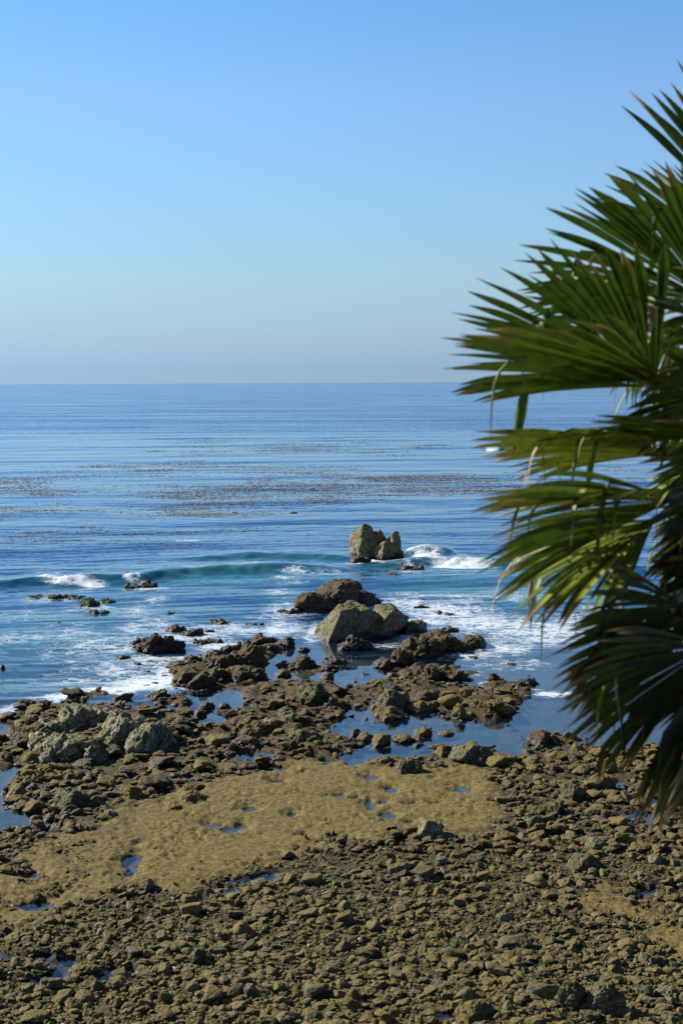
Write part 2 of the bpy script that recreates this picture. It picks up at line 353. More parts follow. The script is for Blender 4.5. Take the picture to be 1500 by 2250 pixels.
def water_material():
    t = NT('sea_water'); pos = t.pos()
    foam = t.attr('foam'); teal = t.attr('teal'); depth = t.attr('depth'); chop = t.attr('chop')
    nf = t.noise(t.pos((0.010, 0.035, 1)), 1.0, 4, 0.6)
    def slope(sc, det, stretch):
        n = t.node('ShaderNodeTexNoise'); t.put(n.inputs['Vector'], t.pos((stretch, 1, 1))); n.inputs['Scale'].default_value = sc
        n.inputs['Detail'].default_value = det; n.inputs['Roughness'].default_value = 0.6
        v = t.node('ShaderNodeVectorMath', operation='SUBTRACT'); t.put(v.inputs[0], n.outputs['Color']); v.inputs[1].default_value = (.5, .5, .5)
        return v.outputs[0]
    def vscale(v, k):
        n = t.node('ShaderNodeVectorMath', operation='SCALE'); t.put(n.inputs[0], v); t.put(n.inputs['Scale'], k); return n.outputs[0]
    def vadd(a_, b_):
        n = t.node('ShaderNodeVectorMath', operation='ADD'); t.put(n.inputs[0], a_); t.put(n.inputs[1], b_); return n.outputs[0]
    gust = t.ramp(nf, 0.36, 0.64, 0.45, 1.0)                    # cat's paws and slicks
    sl = vadd(vscale(slope(0.55, 3, .5), .22), vscale(slope(2.6, 4, .6), .35))
    sl = vscale(sl, t.math('MULTIPLY', gust, chop))
    sx_ = t.node('ShaderNodeSeparateXYZ'); t.put(sx_.inputs[0], sl); cx_ = t.node('ShaderNodeCombineXYZ')
    t.put(cx_.inputs[0], sx_.outputs[0]); t.put(cx_.inputs[1], t.math('MULTIPLY', t.math('ABSOLUTE', sx_.outputs[1]), -1.7)); sl = cx_.outputs[0]   # wind ripples lean to the shore
    ml = t.node('ShaderNodeVectorMath', operation='MULTIPLY'); t.put(ml.inputs[0], sl); ml.inputs[1].default_value = (1, 1, 0)
    nv = t.node('ShaderNodeVectorMath', operation='NORMALIZE'); t.put(nv.inputs[0], vadd(t.node('ShaderNodeNewGeometry').outputs['Normal'], ml.outputs[0]))
    nrm = nv.outputs[0]
    dt = t.node('ShaderNodeVectorMath', operation='DOT_PRODUCT'); t.put(dt.inputs[0], nrm); t.put(dt.inputs[1], t.node('ShaderNodeNewGeometry').outputs['Incoming'])
    fres = t.math('MULTIPLY_ADD', t.math('POWER', t.math('SUBTRACT', 1.0, t.math('ABSOLUTE', dt.outputs['Value']), clamp=True), 5.0), 0.98, 0.02)   # Schlick, same from either side
    # water body seen from above: blue water outside, teal where it is thin or full of bubbles
    body = t.mix(teal, (0.004, 0.028, 0.080), (0.016, 0.090, 0.088))
    body = t.mix(t.math('MULTIPLY', t.ramp(nf, 0.4, 0.65), 0.5), body, (0.006, 0.040, 0.095))
    body = t.mix(t.math('MULTIPLY', t.ramp(foam, 0.05, 1.0), 0.6), body, (0.07, 0.125, 0.135))   # bubbles under the surface
    dif = t.node('ShaderNodeBsdfDiffuse'); t.put(dif.inputs[0], body)
    tr = t.node('ShaderNodeBsdfTransparent'); tr.inputs[0].default_value = (0.72, 0.86, 0.88, 1)
    under = t.node('ShaderNodeMixShader'); opq = t.math('MAXIMUM', t.ramp(depth, 0.05, 1.0), t.math('MULTIPLY', t.math('MAXIMUM', t.ramp(foam, .02, .5), teal), t.ramp(chop, .1, .5, 0, .85)))
    t.put(under.inputs[0], opq)
    t.put(under.inputs[1], tr.outputs[0]); t.put(under.inputs[2], dif.outputs[0])
    gl = t.node('ShaderNodeBsdfGlossy'); gl.inputs[0].default_value = (1, 1, 1, 1); t.put(gl.inputs['Normal'], nrm)
    t.put(gl.inputs['Roughness'], t.math('MULTIPLY_ADD', chop, 0.05, 0.02))
    surf = t.node('ShaderNodeMixShader'); t.put(surf.inputs[0], fres); t.put(surf.inputs[1], under.outputs[0]); t.put(surf.inputs[2], gl.outputs[0])
    # foam: a lace of bubble lines that closes up where foam is dense
    wv = t.node('ShaderNodeVectorMath', operation='ADD'); t.put(wv.inputs[0], t.pos((0.62, 0.95, 1)))
    nn = t.node('ShaderNodeTexNoise'); t.put(nn.inputs['Vector'], pos); nn.inputs['Scale'].default_value = 1.1; nn.inputs['Detail'].default_value = 4
    sc = t.node('ShaderNodeVectorMath', operation='SCALE'); t.put(sc.inputs[0], nn.outputs['Color']); sc.inputs['Scale'].default_value = 1.5
    t.put(wv.inputs[1], sc.outputs[0])
    v1 = t.voro(wv.outputs[0], 1.5, 'DISTANCE_TO_EDGE'); v2 = t.voro(wv.outputs[0], 4.2, 'DISTANCE_TO_EDGE')
    nl = t.noise(pos, 0.8, 4, 0.6); nfine = t.noise(pos, 9.0, 4, 0.7)
    lace = t.math('MINIMUM', t.math('MULTIPLY', v1, 1.0), t.math('MULTIPLY_ADD', v2, 1.3, 0.05))
    d = t.math('MULTIPLY_ADD', t.math('SUBTRACT', nl, 0.5), 1.3, foam)
    d = t.math('MULTIPLY', d, t.ramp(foam, 0.02, 0.2))
    d = t.math('MULTIPLY_ADD', t.math('MULTIPLY', t.math('SUBTRACT', nfine, 0.5), 0.7), t.ramp(foam, 0.05, 0.4), d)
    f = t.math('SUBTRACT', t.math('MULTIPLY', d, 0.25), lace)
    fm = t.math('MULTIPLY', t.ramp(f, -0.04, 0.10), t.ramp(foam, 0.04, 0.22))
    solid = t.ramp(t.math('MULTIPLY_ADD', t.math('SUBTRACT', t.noise(pos, 2.2, 5, 0.65), 0.5), 2.6, foam), 1.0, 1.25)
    fm = t.math('MAXIMUM', t.math('MULTIPLY', fm, t.ramp(d, 0.1, 1.1, 0.35, 0.95)), solid)
    fb = t.node('ShaderNodeBsdfDiffuse'); fb.inputs[0].default_value = (0.50, 0.53, 0.54, 1)
    t.put(fb.inputs['Normal'], t.bump(t.math('ADD', nfine, t.noise(pos, 3.0, 5, .7)), 0.6, 0.10))
    fin = t.node('ShaderNodeMixShader'); t.put(fin.inputs[0], t.math('MULTIPLY', fm, 0.93)); t.put(fin.inputs[1], surf.outputs[0]); t.put(fin.inputs[2], fb.outputs[0])
    t.t.links.new(fin.outputs[0], t.out.inputs['Surface'])
    return t.m

# ------------------------------------------------------------------ ground (shore and sea bed)
def polar(rows, a0, a1, n_in, a_out, n_out):
    a = np.concatenate([np.linspace(-a_out, a0, n_out, endpoint=False), np.linspace(a0, a1, n_in), np.linspace(a1, a_out, n_out + 1)[1:]])
    Rr, A = np.meshgrid(rows, a, indexing='ij')
    return (Rr * np.tan(A)).ravel(), Rr.ravel(), len(rows), len(a)
def build_ground():
    rows = [21.0]
    while rows[-1] < 118: rows.append(rows[-1] + 0.047 * (max(rows[-1], 26) / 26.0) ** 1.6 * (1 if rows[-1] < 62 else 3))
    x, y, nr, nc = polar(np.array(rows), R(-18), R(18), 540, R(48), 20)
    z, land, moss, cob, pool = ground_h(x, y)
    me = mesh_np('shore', np.stack([x, y, z], 1), grid_faces(nr, nc))
    attr(me, 'moss', moss); attr(me, 'cob', cob)
    return new_obj('shore_ground', me, ground_material(), kind='structure', label='rocky shore flat of mossy reef and shingle')
build_ground()

def build_bluff():
    nx, ny = 90, 70
    X, Y = np.meshgrid(np.linspace(-26, 26, nx), np.linspace(-8, 23.5, ny)); x = X.ravel(); y = Y.ravel()
    z = np.interp(y, [-8, 1, 23.5], [10.3, 10.3, 0.05]) + 0.25 * fbm(xy3(x, y, 0.6), 4, 3) - 0.15
    t = NT('bluff_earth'); n = t.noise(t.pos(), 3.0, 6)
    t.principled(t.mix(n, (0.06, 0.055, 0.025), (0.16, 0.12, 0.07)), 0.95, t.bump(n, 0.6, 0.1), 0.2)
    new_obj('bluff', mesh_np('bluff', np.stack([x, y, z], 1), grid_faces(ny, nx)), t.m, kind='structure')
build_bluff()
def build_sky_blocking_hill():  # unseen hill, added behind the camera to cut sky fill on rock faces
    nx, ny = 80, 40
    X, Y = np.meshgrid(np.linspace(-260, 260, nx), np.linspace(-190, -7.5, ny)); x = X.ravel(); y = Y.ravel()
    z = np.interp(y, [-190, -70, -14, -7.5], [95, 48, 14, 10.25]) + 3 * fbm(xy3(x, y, .03), 4, 8) * sstep(-8, -30, y)
    t = NT('blocking_hill_scrub'); n = t.noise(t.pos(), .6, 6)
    t.principled(t.mix(n, (0.018, 0.025, 0.010), (0.07, 0.065, 0.03)), .95, t.bump(n, .8, .5), .2)
    new_obj('sky_blocking_hill', mesh_np('sky_blocking_hill', np.stack([x, y, z], 1), grid_faces(ny, nx)), t.m, kind='structure')
build_sky_blocking_hill()

# ------------------------------------------------------------------ sea
# foam: px x, px y, half width, half height, density
FOAM = [(330,1500,95,26,1.0),(240,1522,80,16,1.05),(150,1540,70,12,1.0),(60,1562,70,10,.95),(-40,1575,60,9,.9),(370,1470,50,25,.8),(280,1470,110,30,.55),(180,1490,110,25,.42),(240,1420,150,40,.45),(330,1380,70,30,.55),(130,1400,160,30,.38),
    (60,1350,150,25,.22),(300,1340,60,20,.4),(440,1395,70,22,.75),(480,1420,60,12,.8),(540,1385,80,18,.6),(620,1385,70,20,.7),(640,1340,60,25,.55),(600,1360,60,16,.4),(340,1318,30,8,.5),(610,1300,30,10,.6),(648,1260,34,4,.7),(622,1270,26,5,.6),(640,1282,34,5,.5),
    (890,1330,60,18,.75),(980,1345,110,22,.8),(1060,1370,120,26,.8),(1180,1390,140,30,.75),(1300,1370,120,30,.65),(1420,1390,120,30,.6),(1100,1425,80,14,.8),(1010,1440,60,10,.6),(1120,1460,100,14,.45),(1000,1315,90,12,.5),(1130,1310,110,16,.4),
    (880,1305,40,8,.5),(850,1418,50,7,.55),(1210,1525,50,7,.9),(1150,1500,30,6,.5),(1040,1480,30,6,.5),(930,1365,60,10,.7),(1600,1400,150,40,.6),(1310,1338,40,5,.8),(-150,1440,160,60,.4),
    (640,1345,60,14,.75),(700,1330,90,10,.6),(820,1330,50,10,.75),(688,1392,22,22,.75),(905,1402,40,8,.75),(1040,1440,70,8,.7),(345,1444,84,9,.8),(290,1425,30,10,.7),(395,1402,60,8,.8),(905,1257,44,4,.6),(320,1292,46,4,.6),(1085,1504,40,6,.7),(1160,1520,46,7,.8),(200,1336,70,7,.5),(100,1320,70,6,.45),
    (150,1282,50,4,1.3),(105,1279,24,3,1.3),(205,1285,26,4,1.25),(182,1275,16,3,1.1),(290,1276,15,5,1.35),(160,1270,90,6,.3),
    (935,1219,30,8,1.5),(905,1216,14,5,.9),(1012,1243,62,6,1.6),(960,1232,30,5,.7),(1080,988,14,3,1.6),(1095,990,22,2,.9),(815,1231,26,6,1.2),(780,1238,20,5,.9),(900,1246,12,5,1.1),(880,1240,60,5,.4),(1010,1228,90,8,.3),(415,1191,28,2,.8),(560,1249,60,4,.35),(440,1258,50,4,.35),(700,1262,80,6,.35)]
TEAL = [(500,1268,260,22,.95),(620,1230,220,14,.7),(250,1285,200,14,.5),(1010,1255,150,25,1.0),(850,1255,100,18,.9),(1130,1300,180,30,.9),(980,1290,120,20,.8),(150,1400,340,60,.9),(300,1345,120,30,.7),(640,1300,80,30,.6),(1250,1380,260,50,.7),(1500,1340,300,60,.7),(60,1500,240,46,.75),(-200,1450,250,90,.6),(400,1480,100,40,.5)]
# breaking swells: crest line in pixels with height (m)
SWELLS = [([(-300,1300,.35),(0,1288,.32),(110,1280,.42),(200,1279,.40),(300,1274,.40),(420,1262,.36),(520,1258,.38),(640,1255,.34),(720,1254,.2),(800,1250,.1)], 0.95, 3.4),
    ([(330,1232,0),(450,1226,.18),(560,1221,.26),(680,1222,.26),(760,1226,.18),(800,1232,0)], 0.8, 3.5),
    ([(770,1250,.0),(860,1244,.35),(950,1238,.4),(1010,1237,.48),(1080,1239,.4),(1180,1248,.3),(1400,1258,.35),(1700,1260,.3)], 0.7, 3.0),
    ([(880,1222,0),(905,1216,.35),(940,1212,.5),(985,1216,.3),(1010,1222,0)], 0.6, 2.5),
    ([(-100,1135,.12),(60,1130,.16),(190,1128,.16),(260,1132,.0)], 2.0, 7.0),
    ([(640,1120,.0),(740,1116,.15),(860,1117,.15),(960,1122,.0)], 2.0, 6.0),
    ([(1040,990,.0),(1065,987,.7),(1110,986,.8),(1170,988,.5),(1260,990,.0)], 2.0, 8.0)]
_sw = [([(at(a, b).x, at(a, b).y, h) for a, b, h in pts], wf, wb) for pts, wf, wb in SWELLS]
_fo = [wellipse(a, b, c, d) + (e,) for a, b, c, d, e in FOAM]
_te = [wellipse(a, b, c, d) + (e,) for a, b, c, d, e in TEAL]
rng = np.random.default_rng(7)
WAVES = [(L, rng.normal(0.10, 0.42), rng.uniform(0, 6.28), L * (0.0030 if L > 7 else .0045)) for L in (19, 13, 9.1, 6.3, 4.4, 3.1, 2.2, 1.55, 1.1, .8)]
def water_h(x, y, spacing):
    open_ = sstep(57, 74, y + 1.5 * fbm(xy3(x, y, 0.2), 2, 71))
    # the lagoon behind the big rocks lies calm
    sx, sy = at(720, 1470).x, at(720, 1470).y
    calm = np.exp(-(((x - sx) / 6.5) ** 2 + ((y - sy) / 6.0) ** 2) ** 2)
    surf = sstep(-4.0, -9.0, x) * sstep(48, 54, y) * 0.8            # water moves right up to the left reef edge
    amp = np.clip(np.maximum(open_, surf) * (1 - 0.85 * calm), 0, 1)
    h = np.zeros(len(x)); wv = 1.5 * fbm(xy3(x, y, 0.05), 3, 73)
    for i, (L, a, ph, A) in enumerate(WAVES):
        m = 0.4 + 1.2 * np.clip(0.5 + perlin(xy3(x, y, 0.35 / L, i * 3.1), 75 + i), 0, 1)
        m *= sstep(2.2, 4.0, L / spacing)
        c = np.sin((x * math.sin(a) - y * math.cos(a)) * 6.2832 / L + ph + wv * (2.0 + i * .4))
        h += A * 1.25 * m * (1 - np.abs(c) * 1.15 + 0.15) * 0.9 if i > 3 else A * m * c
    h *= amp
    front = np.zeros(len(x))
    for pts, wf, wb in _sw:
        P = np.array(pts); o = np.argsort(P[:, 0]); P = P[o]
        n = perlin(xy3(x, np.zeros_like(x), 0.5), 77) * 0.5
        yc = np.interp(x, P[:, 0], P[:, 1]) + n; H = np.interp(x, P[:, 0], P[:, 2], left=P[0, 2] if P[0, 2] > .2 else 0, right=0)
        d = y - yc
        H = H * (1 + .35 * perlin(xy3(x, y * .3, .5), 78)); d = d + .45 * perlin(xy3(x, y, 1.3), 80)
        prof = np.where(d < 0, np.exp(-(d / wf) ** 2), np.exp(-(d / wb) ** 2)) - 0.18 * np.exp(-((d + 2.4 * wf) / (1.6 * wf)) ** 2)
        h += H * prof; front = np.maximum(front, H * np.where(d < 0.3, np.exp(-((d + .5 * wf) / (1.1 * wf)) ** 2), np.exp(-(d / .5) ** 2)))
    return h, amp, front
def build_sea():
    rows = [21.0]
    while rows[-1] < 70000:
        r = rows[-1]
        if r < 45: d = .22
        elif r < 150: d = 0.112 * (r / 45) ** 1.15
        else: d = 0.40 * (r / 150) ** 1.9 if r < 900 else r * 0.06
        rows.append(r + d)
    rows = np.array(rows)
    x, y, nr, nc = polar(rows, R(-17), R(17), 340, R(80), 16)
    sp = np.repeat(np.maximum(np.gradient(rows), rows * R(34) / 340 * 0.6), nc)
    h, amp, front = water_h(x, y, sp)
    foam = np.zeros(len(x)); teal = np.zeros(len(x))
    near = y < 420
    for cx, cy, rx, ry, e in _fo:
        foam[near] = np.maximum(foam[near], e * np.exp(-(((x[near] - cx) / rx) ** 2 + ((y[near] - cy) / ry) ** 2) ** 1.3 * 0.9))
    for cx, cy, rx, ry, e in _te:
        teal[near] = np.maximum(teal[near], e * np.exp(-(((x[near] - cx) / rx) ** 2 + ((y[near] - cy) / ry) ** 2) * 0.8))
    teal = np.clip(np.maximum(teal, front * 1.0), 0, 1)
    depth = np.full(len(x), 3.0); g = y < 112
    gz, land, moss, cob, pool = ground_h(x[g], y[g], False)
    depth[g] = np.clip(0.0 - gz, 0, 3)
    foam[g] *= sstep(0.6, -0.1, land - 0.6)
    heap = sstep(0.9, 1.5, foam) * (0.03 + 0.34 * np.clip(fbm(xy3(x, y, 2.6), 3, 79, .7) + .2, 0, 1))   # white water stands up
    z = h + heap * (y < 420)
    me = mesh_np('sea', np.stack([x, y, z], 1), grid_faces(nr, nc))
    attr(me, 'foam', foam); attr(me, 'teal', teal); attr(me, 'depth', depth); attr(me, 'chop', np.clip(0.05 + 0.95 * amp, 0, 1) * (1 + 2.0 * sstep(110, 480, y)) * (1 - .62 * sstep(105, 140, y) * sstep(420, 260, y)))
    new_obj('sea', me, water_material(), kind='structure', label='blue sea with surf and still tide pools')
build_sea()
# ------------------------------------------------------------------ rock shapes
import bmesh
_ico = {}
def ico(sub):
    if sub not in _ico:
        bm = bmesh.new(); bmesh.ops.create_icosphere(bm, subdivisions=sub, radius=1.0)
        bm.verts.ensure_lookup_table()
        V = np.array([v.co[:] for v in bm.verts]); F = np.array([[v.index for v in f.verts] for f in bm.faces]); bm.free()
        V /= np.linalg.norm(V, axis=1)[:, None]; _ico[sub] = (V, F)
    return _ico[sub]
def convex(sub, planes, k, seed, bed=None):
    """a worn block: smooth intersection of random half spaces, fitted to the box +-0.5"""
    r = np.random.default_rng(seed); D, F = ico(sub)
    N = r.normal(size=(planes, 3)); N /= np.linalg.norm(N, axis=1)[:, None]; H = r.uniform(0.62, 1.0, planes)
    if bed is not None:                                   # the joint faces the strata break along
        E = np.array([q[:3] for q in bed]) + r.normal(0, .10, (len(bed), 3)); N = np.vstack([N, E / np.linalg.norm(E, axis=1)[:, None]]); H = np.concatenate([H, [q[3] for q in bed]])
    N = np.vstack([N, np.eye(3), -np.eye(3)]); H = np.concatenate([H, np.full(6, 1.12)])
    q = np.maximum(D @ N.T, 0) / H
    V = D * ((q ** k).sum(1) ** (-1.0 / k))[:, None]
    lo, hi = V.min(0), V.max(0)
    return (V - (lo + hi) / 2) / (hi - lo), F
def vnormals(V, F):
    n = np.zeros_like(V); a = np.cross(V[F[:, 1]] - V[F[:, 0]], V[F[:, 2]] - V[F[:, 0]])
    for i in range(F.shape[1]): np.add.at(n, F[:, i], a)
    return n / (np.linalg.norm(n, axis=1)[:, None] + 1e-12)
def roughen(V, F, size, amp, crag, seed):
    n = vnormals(V, F); o = seed * 3.7
    d = amp * size * 1.0 * fbm(V / (0.42 * size) + o, 4, seed)
    d += .55 * crag * size * (fbm(V / (0.30 * size) * np.array([1, 1, 0.7]) + o, 4, seed + 9, 0.55, True) - 0.12)
    d += 0.035 * size * amp / 0.12 * fbm(V / (0.07 * size) + o, 2, seed + 5)
    if crag > .03:                                             # broken joint blocks with open cracks between them
        W = V + 0.10 * size * np.stack([perlin(V / (.3 * size) + o, seed + 20 + i) for i in range(3)], 1)
        tilt = np.array([[.9, .1, -.4], [-.1, 1, .1], [.4, 0, .9]])
        b, e = blocks3((W / size) @ tilt * np.array([3.2, 3.2, 5.5]) + o, seed + 31)
        b2, e2 = blocks3((W / size) @ tilt * np.array([8, 8, 12]) + o, seed + 33)
        k = min(crag, .16) * size
        d += k * (1.0 * (b - .5) - .55 * sstep(.10, .0, e) + .22 * (b2 - .5) - .15 * sstep(.10, 0, e2))
    return V + n * d[:, None]
def fuse(parts, voxel):
    """one skin round several blocks"""
    Vs, Fs, o = [], [], 0
    for V, F in parts: Vs.append(V); Fs.append(F + o); o += len(V)
    me = mesh_np('tmp', np.vstack(Vs), np.vstack(Fs)); ob = bpy.data.objects.new('tmp', me); COL.objects.link(ob)
    m = ob.modifiers.new('r', 'REMESH'); m.mode = 'VOXEL'; m.voxel_size = voxel
    dg = bpy.context.evaluated_depsgraph_get(); ev = ob.evaluated_get(dg); em = ev.to_mesh()
    V = np.empty(len(em.vertices) * 3, np.float32); em.vertices.foreach_get('co', V)
    em.calc_loop_triangles(); F = np.empty(len(em.loop_triangles) * 3, np.int32); em.loop_triangles.foreach_get('vertices', F)
    ev.to_mesh_clear(); bpy.data.objects.remove(ob); bpy.data.meshes.remove(me)
    return V.reshape(-1, 3).astype(float), F.reshape(-1, 3)

BED = [(-.72, -.40, .55, .66), (.55, -.80, .12, .62), (.2, .5, .85, .8)]
HERO_SPOTS = []; HERO_TAGS = []
_hs = [100]
def hero(label, mat, chunks, rough=0.10, crag=0.06, name='rock', category='rock', group=None, res=34, bed=None):
    """chunks: px x, px y of the foot, width px, height px, [depth m, planes, sharpness, yaw, lean]"""
    parts = []; big = 0; base = None
    for c in chunks:
        px, py, w, h = c[:4]; o = list(c[4:]) + [None] * 5
        s = scale_at(py); p = at(px, py); W = w / s
        Dp = o[0] if o[0] else 0.75 * W
        al = math.atan2(CAM_H, p.y)
        Hh = max((h / s - 0.35 * Dp * math.sin(al)) / math.cos(al), 0.22 * h / s, 0.06)
        _hs[0] += 1; V, F = convex(5, o[1] or 10, (o[2] or 9) * 1.25, _hs[0], bed or BED)
        sink = 0.18 * Hh + 0.12
        V = V * np.array([W, Dp, Hh + sink])
        ry = R(o[4] or 0); rz = R(o[3] if o[3] is not None else (_hs[0] * 37 % 30 - 15))
        Rm = np.array(Matrix.Rotation(rz, 3, 'Z') @ Matrix.Rotation(ry, 3, 'Y'))
        V = V @ Rm.T; V[:, 2] += (Hh + sink) / 2 - sink
        V[:, 0] += p.x; V[:, 1] += p.y + Dp * 0.42
        parts.append((V, F)); big = max(big, W, Hh)
        HERO_SPOTS.append((p.x, p.y + Dp * 0.42, W * 0.5, Dp * 0.5))
        if base is None: base = np.array([p.x, p.y + Dp * 0.42, 0.0])
    HERO_TAGS.append((chunks[0][0], chunks[0][1], label))
    V, F = fuse(parts, max(big / 72, base[1] / FPX * 2.5))
    size = min(big, 2.2)
    V = roughen(V, F, size, rough * 1.1, crag * 1.35, _hs[0])
    me = mesh_np(name, V - base, F)
    ob = new_obj(name, me, mat, label=label, category=category, group=group); ob.location = base
    return ob

hero('tall split sea stack standing alone in the waves, farthest from shore', M_STACK,
     [(803,1229,70,82,1.9,3,20,0,4),(832,1227,50,66,1.6,3,16,-6,0),(852,1232,66,44,1.6,3,16,0,0),(868,1229,36,60,1.2,3,16,4,-6)], .07, .06, 'sea_stack', 'sea stack',
     bed=[(-.80, -.42, .28, .60), (.58, -.78, .10, .45), (.62, .1, .75, .72), (-.3, .3, .9, .8)])
hero('low dark rock awash at the left foot of the sea stack', M_BROWN, [(785,1239,42,15,1.2),(800,1238,30,12,1.0)], .16, .12)
hero('broad brown humped rock in the surf, behind the pale-topped rock', M_BROWN,
     [(735,1338,120,62,3.2,8,6),(690,1348,100,48,2.4,8,6),(748,1312,95,38,2.0,8,6),(790,1326,80,30,2.2,9,7),(815,1332,50,14,1.2),(672,1346,60,24,1.5)], .11, .045, res=46)
hero('large pale-topped green-grey rock, biggest of the rocks in the surf', M_PALE,
     [(745,1412,112,84,3.0,4,22,-6,0),(800,1408,90,80,2.6,4,18,-4,0),(856,1404,84,70,2.4,4,18,-10,0),(905,1396,62,30,1.8,8,9)], .045, .035,
     bed=[(-.70, -.52, .40, .52), (.62, -.76, .12, .50), (-.15, -.2, .95, .72), (.5, .1, .8, .8)])
hero('small brown weedy knob at the front foot of the pale-topped rock', M_BROWN, [(775,1430,62,28,1.2),(798,1428,40,14,1.0)], .16, .12)
hero('long dark ridge of rock pointing right into the foam', M_WEED,
     [(935,1448,86,48,1.8,8,8,-12),(985,1436,96,44,1.8,8,9,-10),(1035,1424,60,30,1.5,8,9,-8),(950,1412,80,26,1.4,9,8),(905,1440,40,26,1.0)], .12, .09, res=46)
hero('wedge-shaped grey rock between the dark ridge and the tide pools', M_WEED, [(884,1467,52,44,1.1,7,10,0,-14),(848,1470,60,20,1.0,8,8,0,-8)], .12, .09)
hero('brown jagged rock alone in the white surf on the left', M_BROWN, [(338,1440,86,44,1.8,8,10),(372,1436,66,34,1.5,8,10),(302,1424,46,18,1.1)], .14, .12, res=42)
hero('long thin weed-covered bar of rock slanting across the surf edge', M_WEED,
     [(385,1470,56,16,.7),(425,1458,56,17,.7),(465,1445,56,17,.7),(505,1433,56,17,.7),(545,1422,56,16,.7),(585,1413,52,15,.7)], .10, .08, res=60)
hero('tilted slab with yellow-green crest beside the slanting bar', M_WEED, [(500,1474,90,34,1.2,8,9,-18,8),(545,1470,64,52,1.8,8,9),(470,1462,40,22,.9)], .12, .09, res=44)
hero('low weedy mass in front of the tilted slab', M_WEED, [(480,1498,60,28,1.2),(530,1500,66,30,1.3),(565,1498,46,30,1.2)], .14, .10)
hero('brown rounded rock at the inner edge of the surf', M_WEED, [(410,1508,46,32,1.2,8,8,-20),(440,1516,58,38,1.4,8,8,-20)], .13, .08)
hero('weed-topped rock at the outer right of the slanting bar', M_WEED, [(570,1425,46,30,1.2),(588,1434,46,18,1.0)], .15, .12)
hero('small shaggy brown rock left of the pale-topped rock', M_BROWN, [(633,1424,30,26,.9)], .16, .12)
hero('flat weedy shoal in the pool left of the dark wedge', M_WEED, [(672,1472,52,32,1.2),(722,1474,50,14,1.0),(640,1466,34,10,.8)], .14, .10)
hero('small brown rock islet in the back pool', M_WEED, [(717,1492,32,16,.7)], .12, .08)
hero('yellow-brown rock islet left in the back pool', M_OLIVE, [(622,1488,38,18,.8)], .12, .08)
hero('grey craggy boulder rising in the middle of the reef', M_GREY, [(690,1560,86,54,1.8,8,12,10),(664,1530,40,26,1.2,8,12),(722,1562,40,34,1.2)], .10, .11, res=44)
hero('angular grey boulder with a pale flat face, mid reef', M_GREY, [(640,1603,48,36,1.0,6,18,20),(600,1604,56,24,1.0,8,9)], .08, .07)
hero('overhanging dark slab of rock, mid reef', M_GREY, [(668,1640,82,36,1.2,7,12,-6),(640,1614,60,16,.9)], .09, .08)
hero('two-stepped algae-covered rock at the left end of the long pool', M_OLIVE, [(560,1620,100,32,1.3,9,7),(540,1590,66,22,1.1)], .11, .08)
hero('flat-topped block with a dark pillar standing in the long pool', M_OLIVE, [(1085,1576,100,36,1.3,8,12,0),(1013,1584,36,34,.9,7,9),(1040,1562,70,18,1.0)], .10, .09, res=44)
hero('grey-headed boulder at the back edge of the long pool', M_GREY, [(858,1566,62,48,1.4,8,10),(885,1560,30,38,1.0)], .11, .10)
hero('smooth dark boulder beside the grey-headed boulder', M_WEED, [(930,1552,70,34,1.3,8,7)], .10, .08)
hero('flat mossy cushion of rock touching the long pool', M_OLIVE, [(928,1566,74,22,1.1,9,6)], .10, .05)
hero('square mossy block in front of the grey-headed boulder', M_OLIVE, [(852,1578,58,26,1.0,7,9)], .10, .07)
hero('low yellow mossy islet at the near corner of the square mossy block', M_OLIVE, [(858,1584,50,16,.8,9,5)], .10, .06)
hero('orange-brown weedy crag behind the long pool', M_WEED, [(950,1505,90,40,1.6,8,9),(1000,1500,50,30,1.2),(900,1500,40,24,1.0)], .13, .12, res=42)
hero('dark round rock before the wedge-shaped rock', M_WEED, [(862,1494,30,16,.8)], .12, .08)
hero('small oval mossy islet alone in the long pool', M_OLIVE, [(982,1618,38,11,.7,9,5)], .08, .05)
hero('stack of three mossy ledges in the long pool', M_OLIVE, [(930,1618,46,18,.8,8,9,0,-6),(920,1632,32,14,.7),(920,1642,24,10,.6)], .10, .08)
hero('rounded mossy boulder in the long pool', M_OLIVE, [(838,1642,44,28,.9,9,6)], .09, .06)
hero('low mossy rock left of the rounded pool boulder', M_OLIVE, [(804,1628,40,18,.8,9,6)], .09, .06)
hero('long mossy hump right of the rounded pool boulder', M_OLIVE, [(886,1632,46,16,.8,9,6)], .09, .06)
hero('small dark mossy rock at the back of the pool row', M_WEED, [(780,1622,26,20,.7)], .1, .08)
hero('pale ribbed log-like rock at the front of the long pool', M_BLEACH, [(1030,1686,94,52,1.0,3,16,-4,3),(1062,1688,48,46,.9,3,12)], .05, .05)
hero('mossy boulder hugging the left end of the ribbed rock', M_OLIVE, [(972,1672,34,32,.9,9,6)], .1, .07)
hero('small grey overhanging rock casting a dark shadow on the moss', M_GREY, [(892,1708,62,38,.7,3,16,0,-10),(916,1706,30,36,.5,3,14)], .06, .06)
hero('long weedy hump behind the small overhanging rock', M_OLIVE, [(840,1688,80,22,.9,9,6),(900,1684,70,16,.8)], .11, .09)
hero('pale cracked boulder at the near edge of the moss flat', M_BLEACH, [(942,1850,66,48,.9,8,9,-10)], .07, .06)
hero('pointed grey stone on the near left moss edge', M_GREY, [(323,1960,36,30,.35,6,16,30)], .06, .04)
hero('bleached craggy outcrop on the left shore', M_BLEACH,
     [(168,1612,120,54,2.2,4,14,-8,4),(262,1654,112,76,2.4,4,12),(318,1662,112,66,2.2,4,12),(140,1680,172,62,2.2,4,12,6),(200,1682,72,52,1.4,4,12),(360,1656,52,46,1.4,4,12),(240,1602,62,38,1.5,4,12),(100,1634,104,48,1.9,4,12)], .08, .075, 'outcrop', 'outcrop')
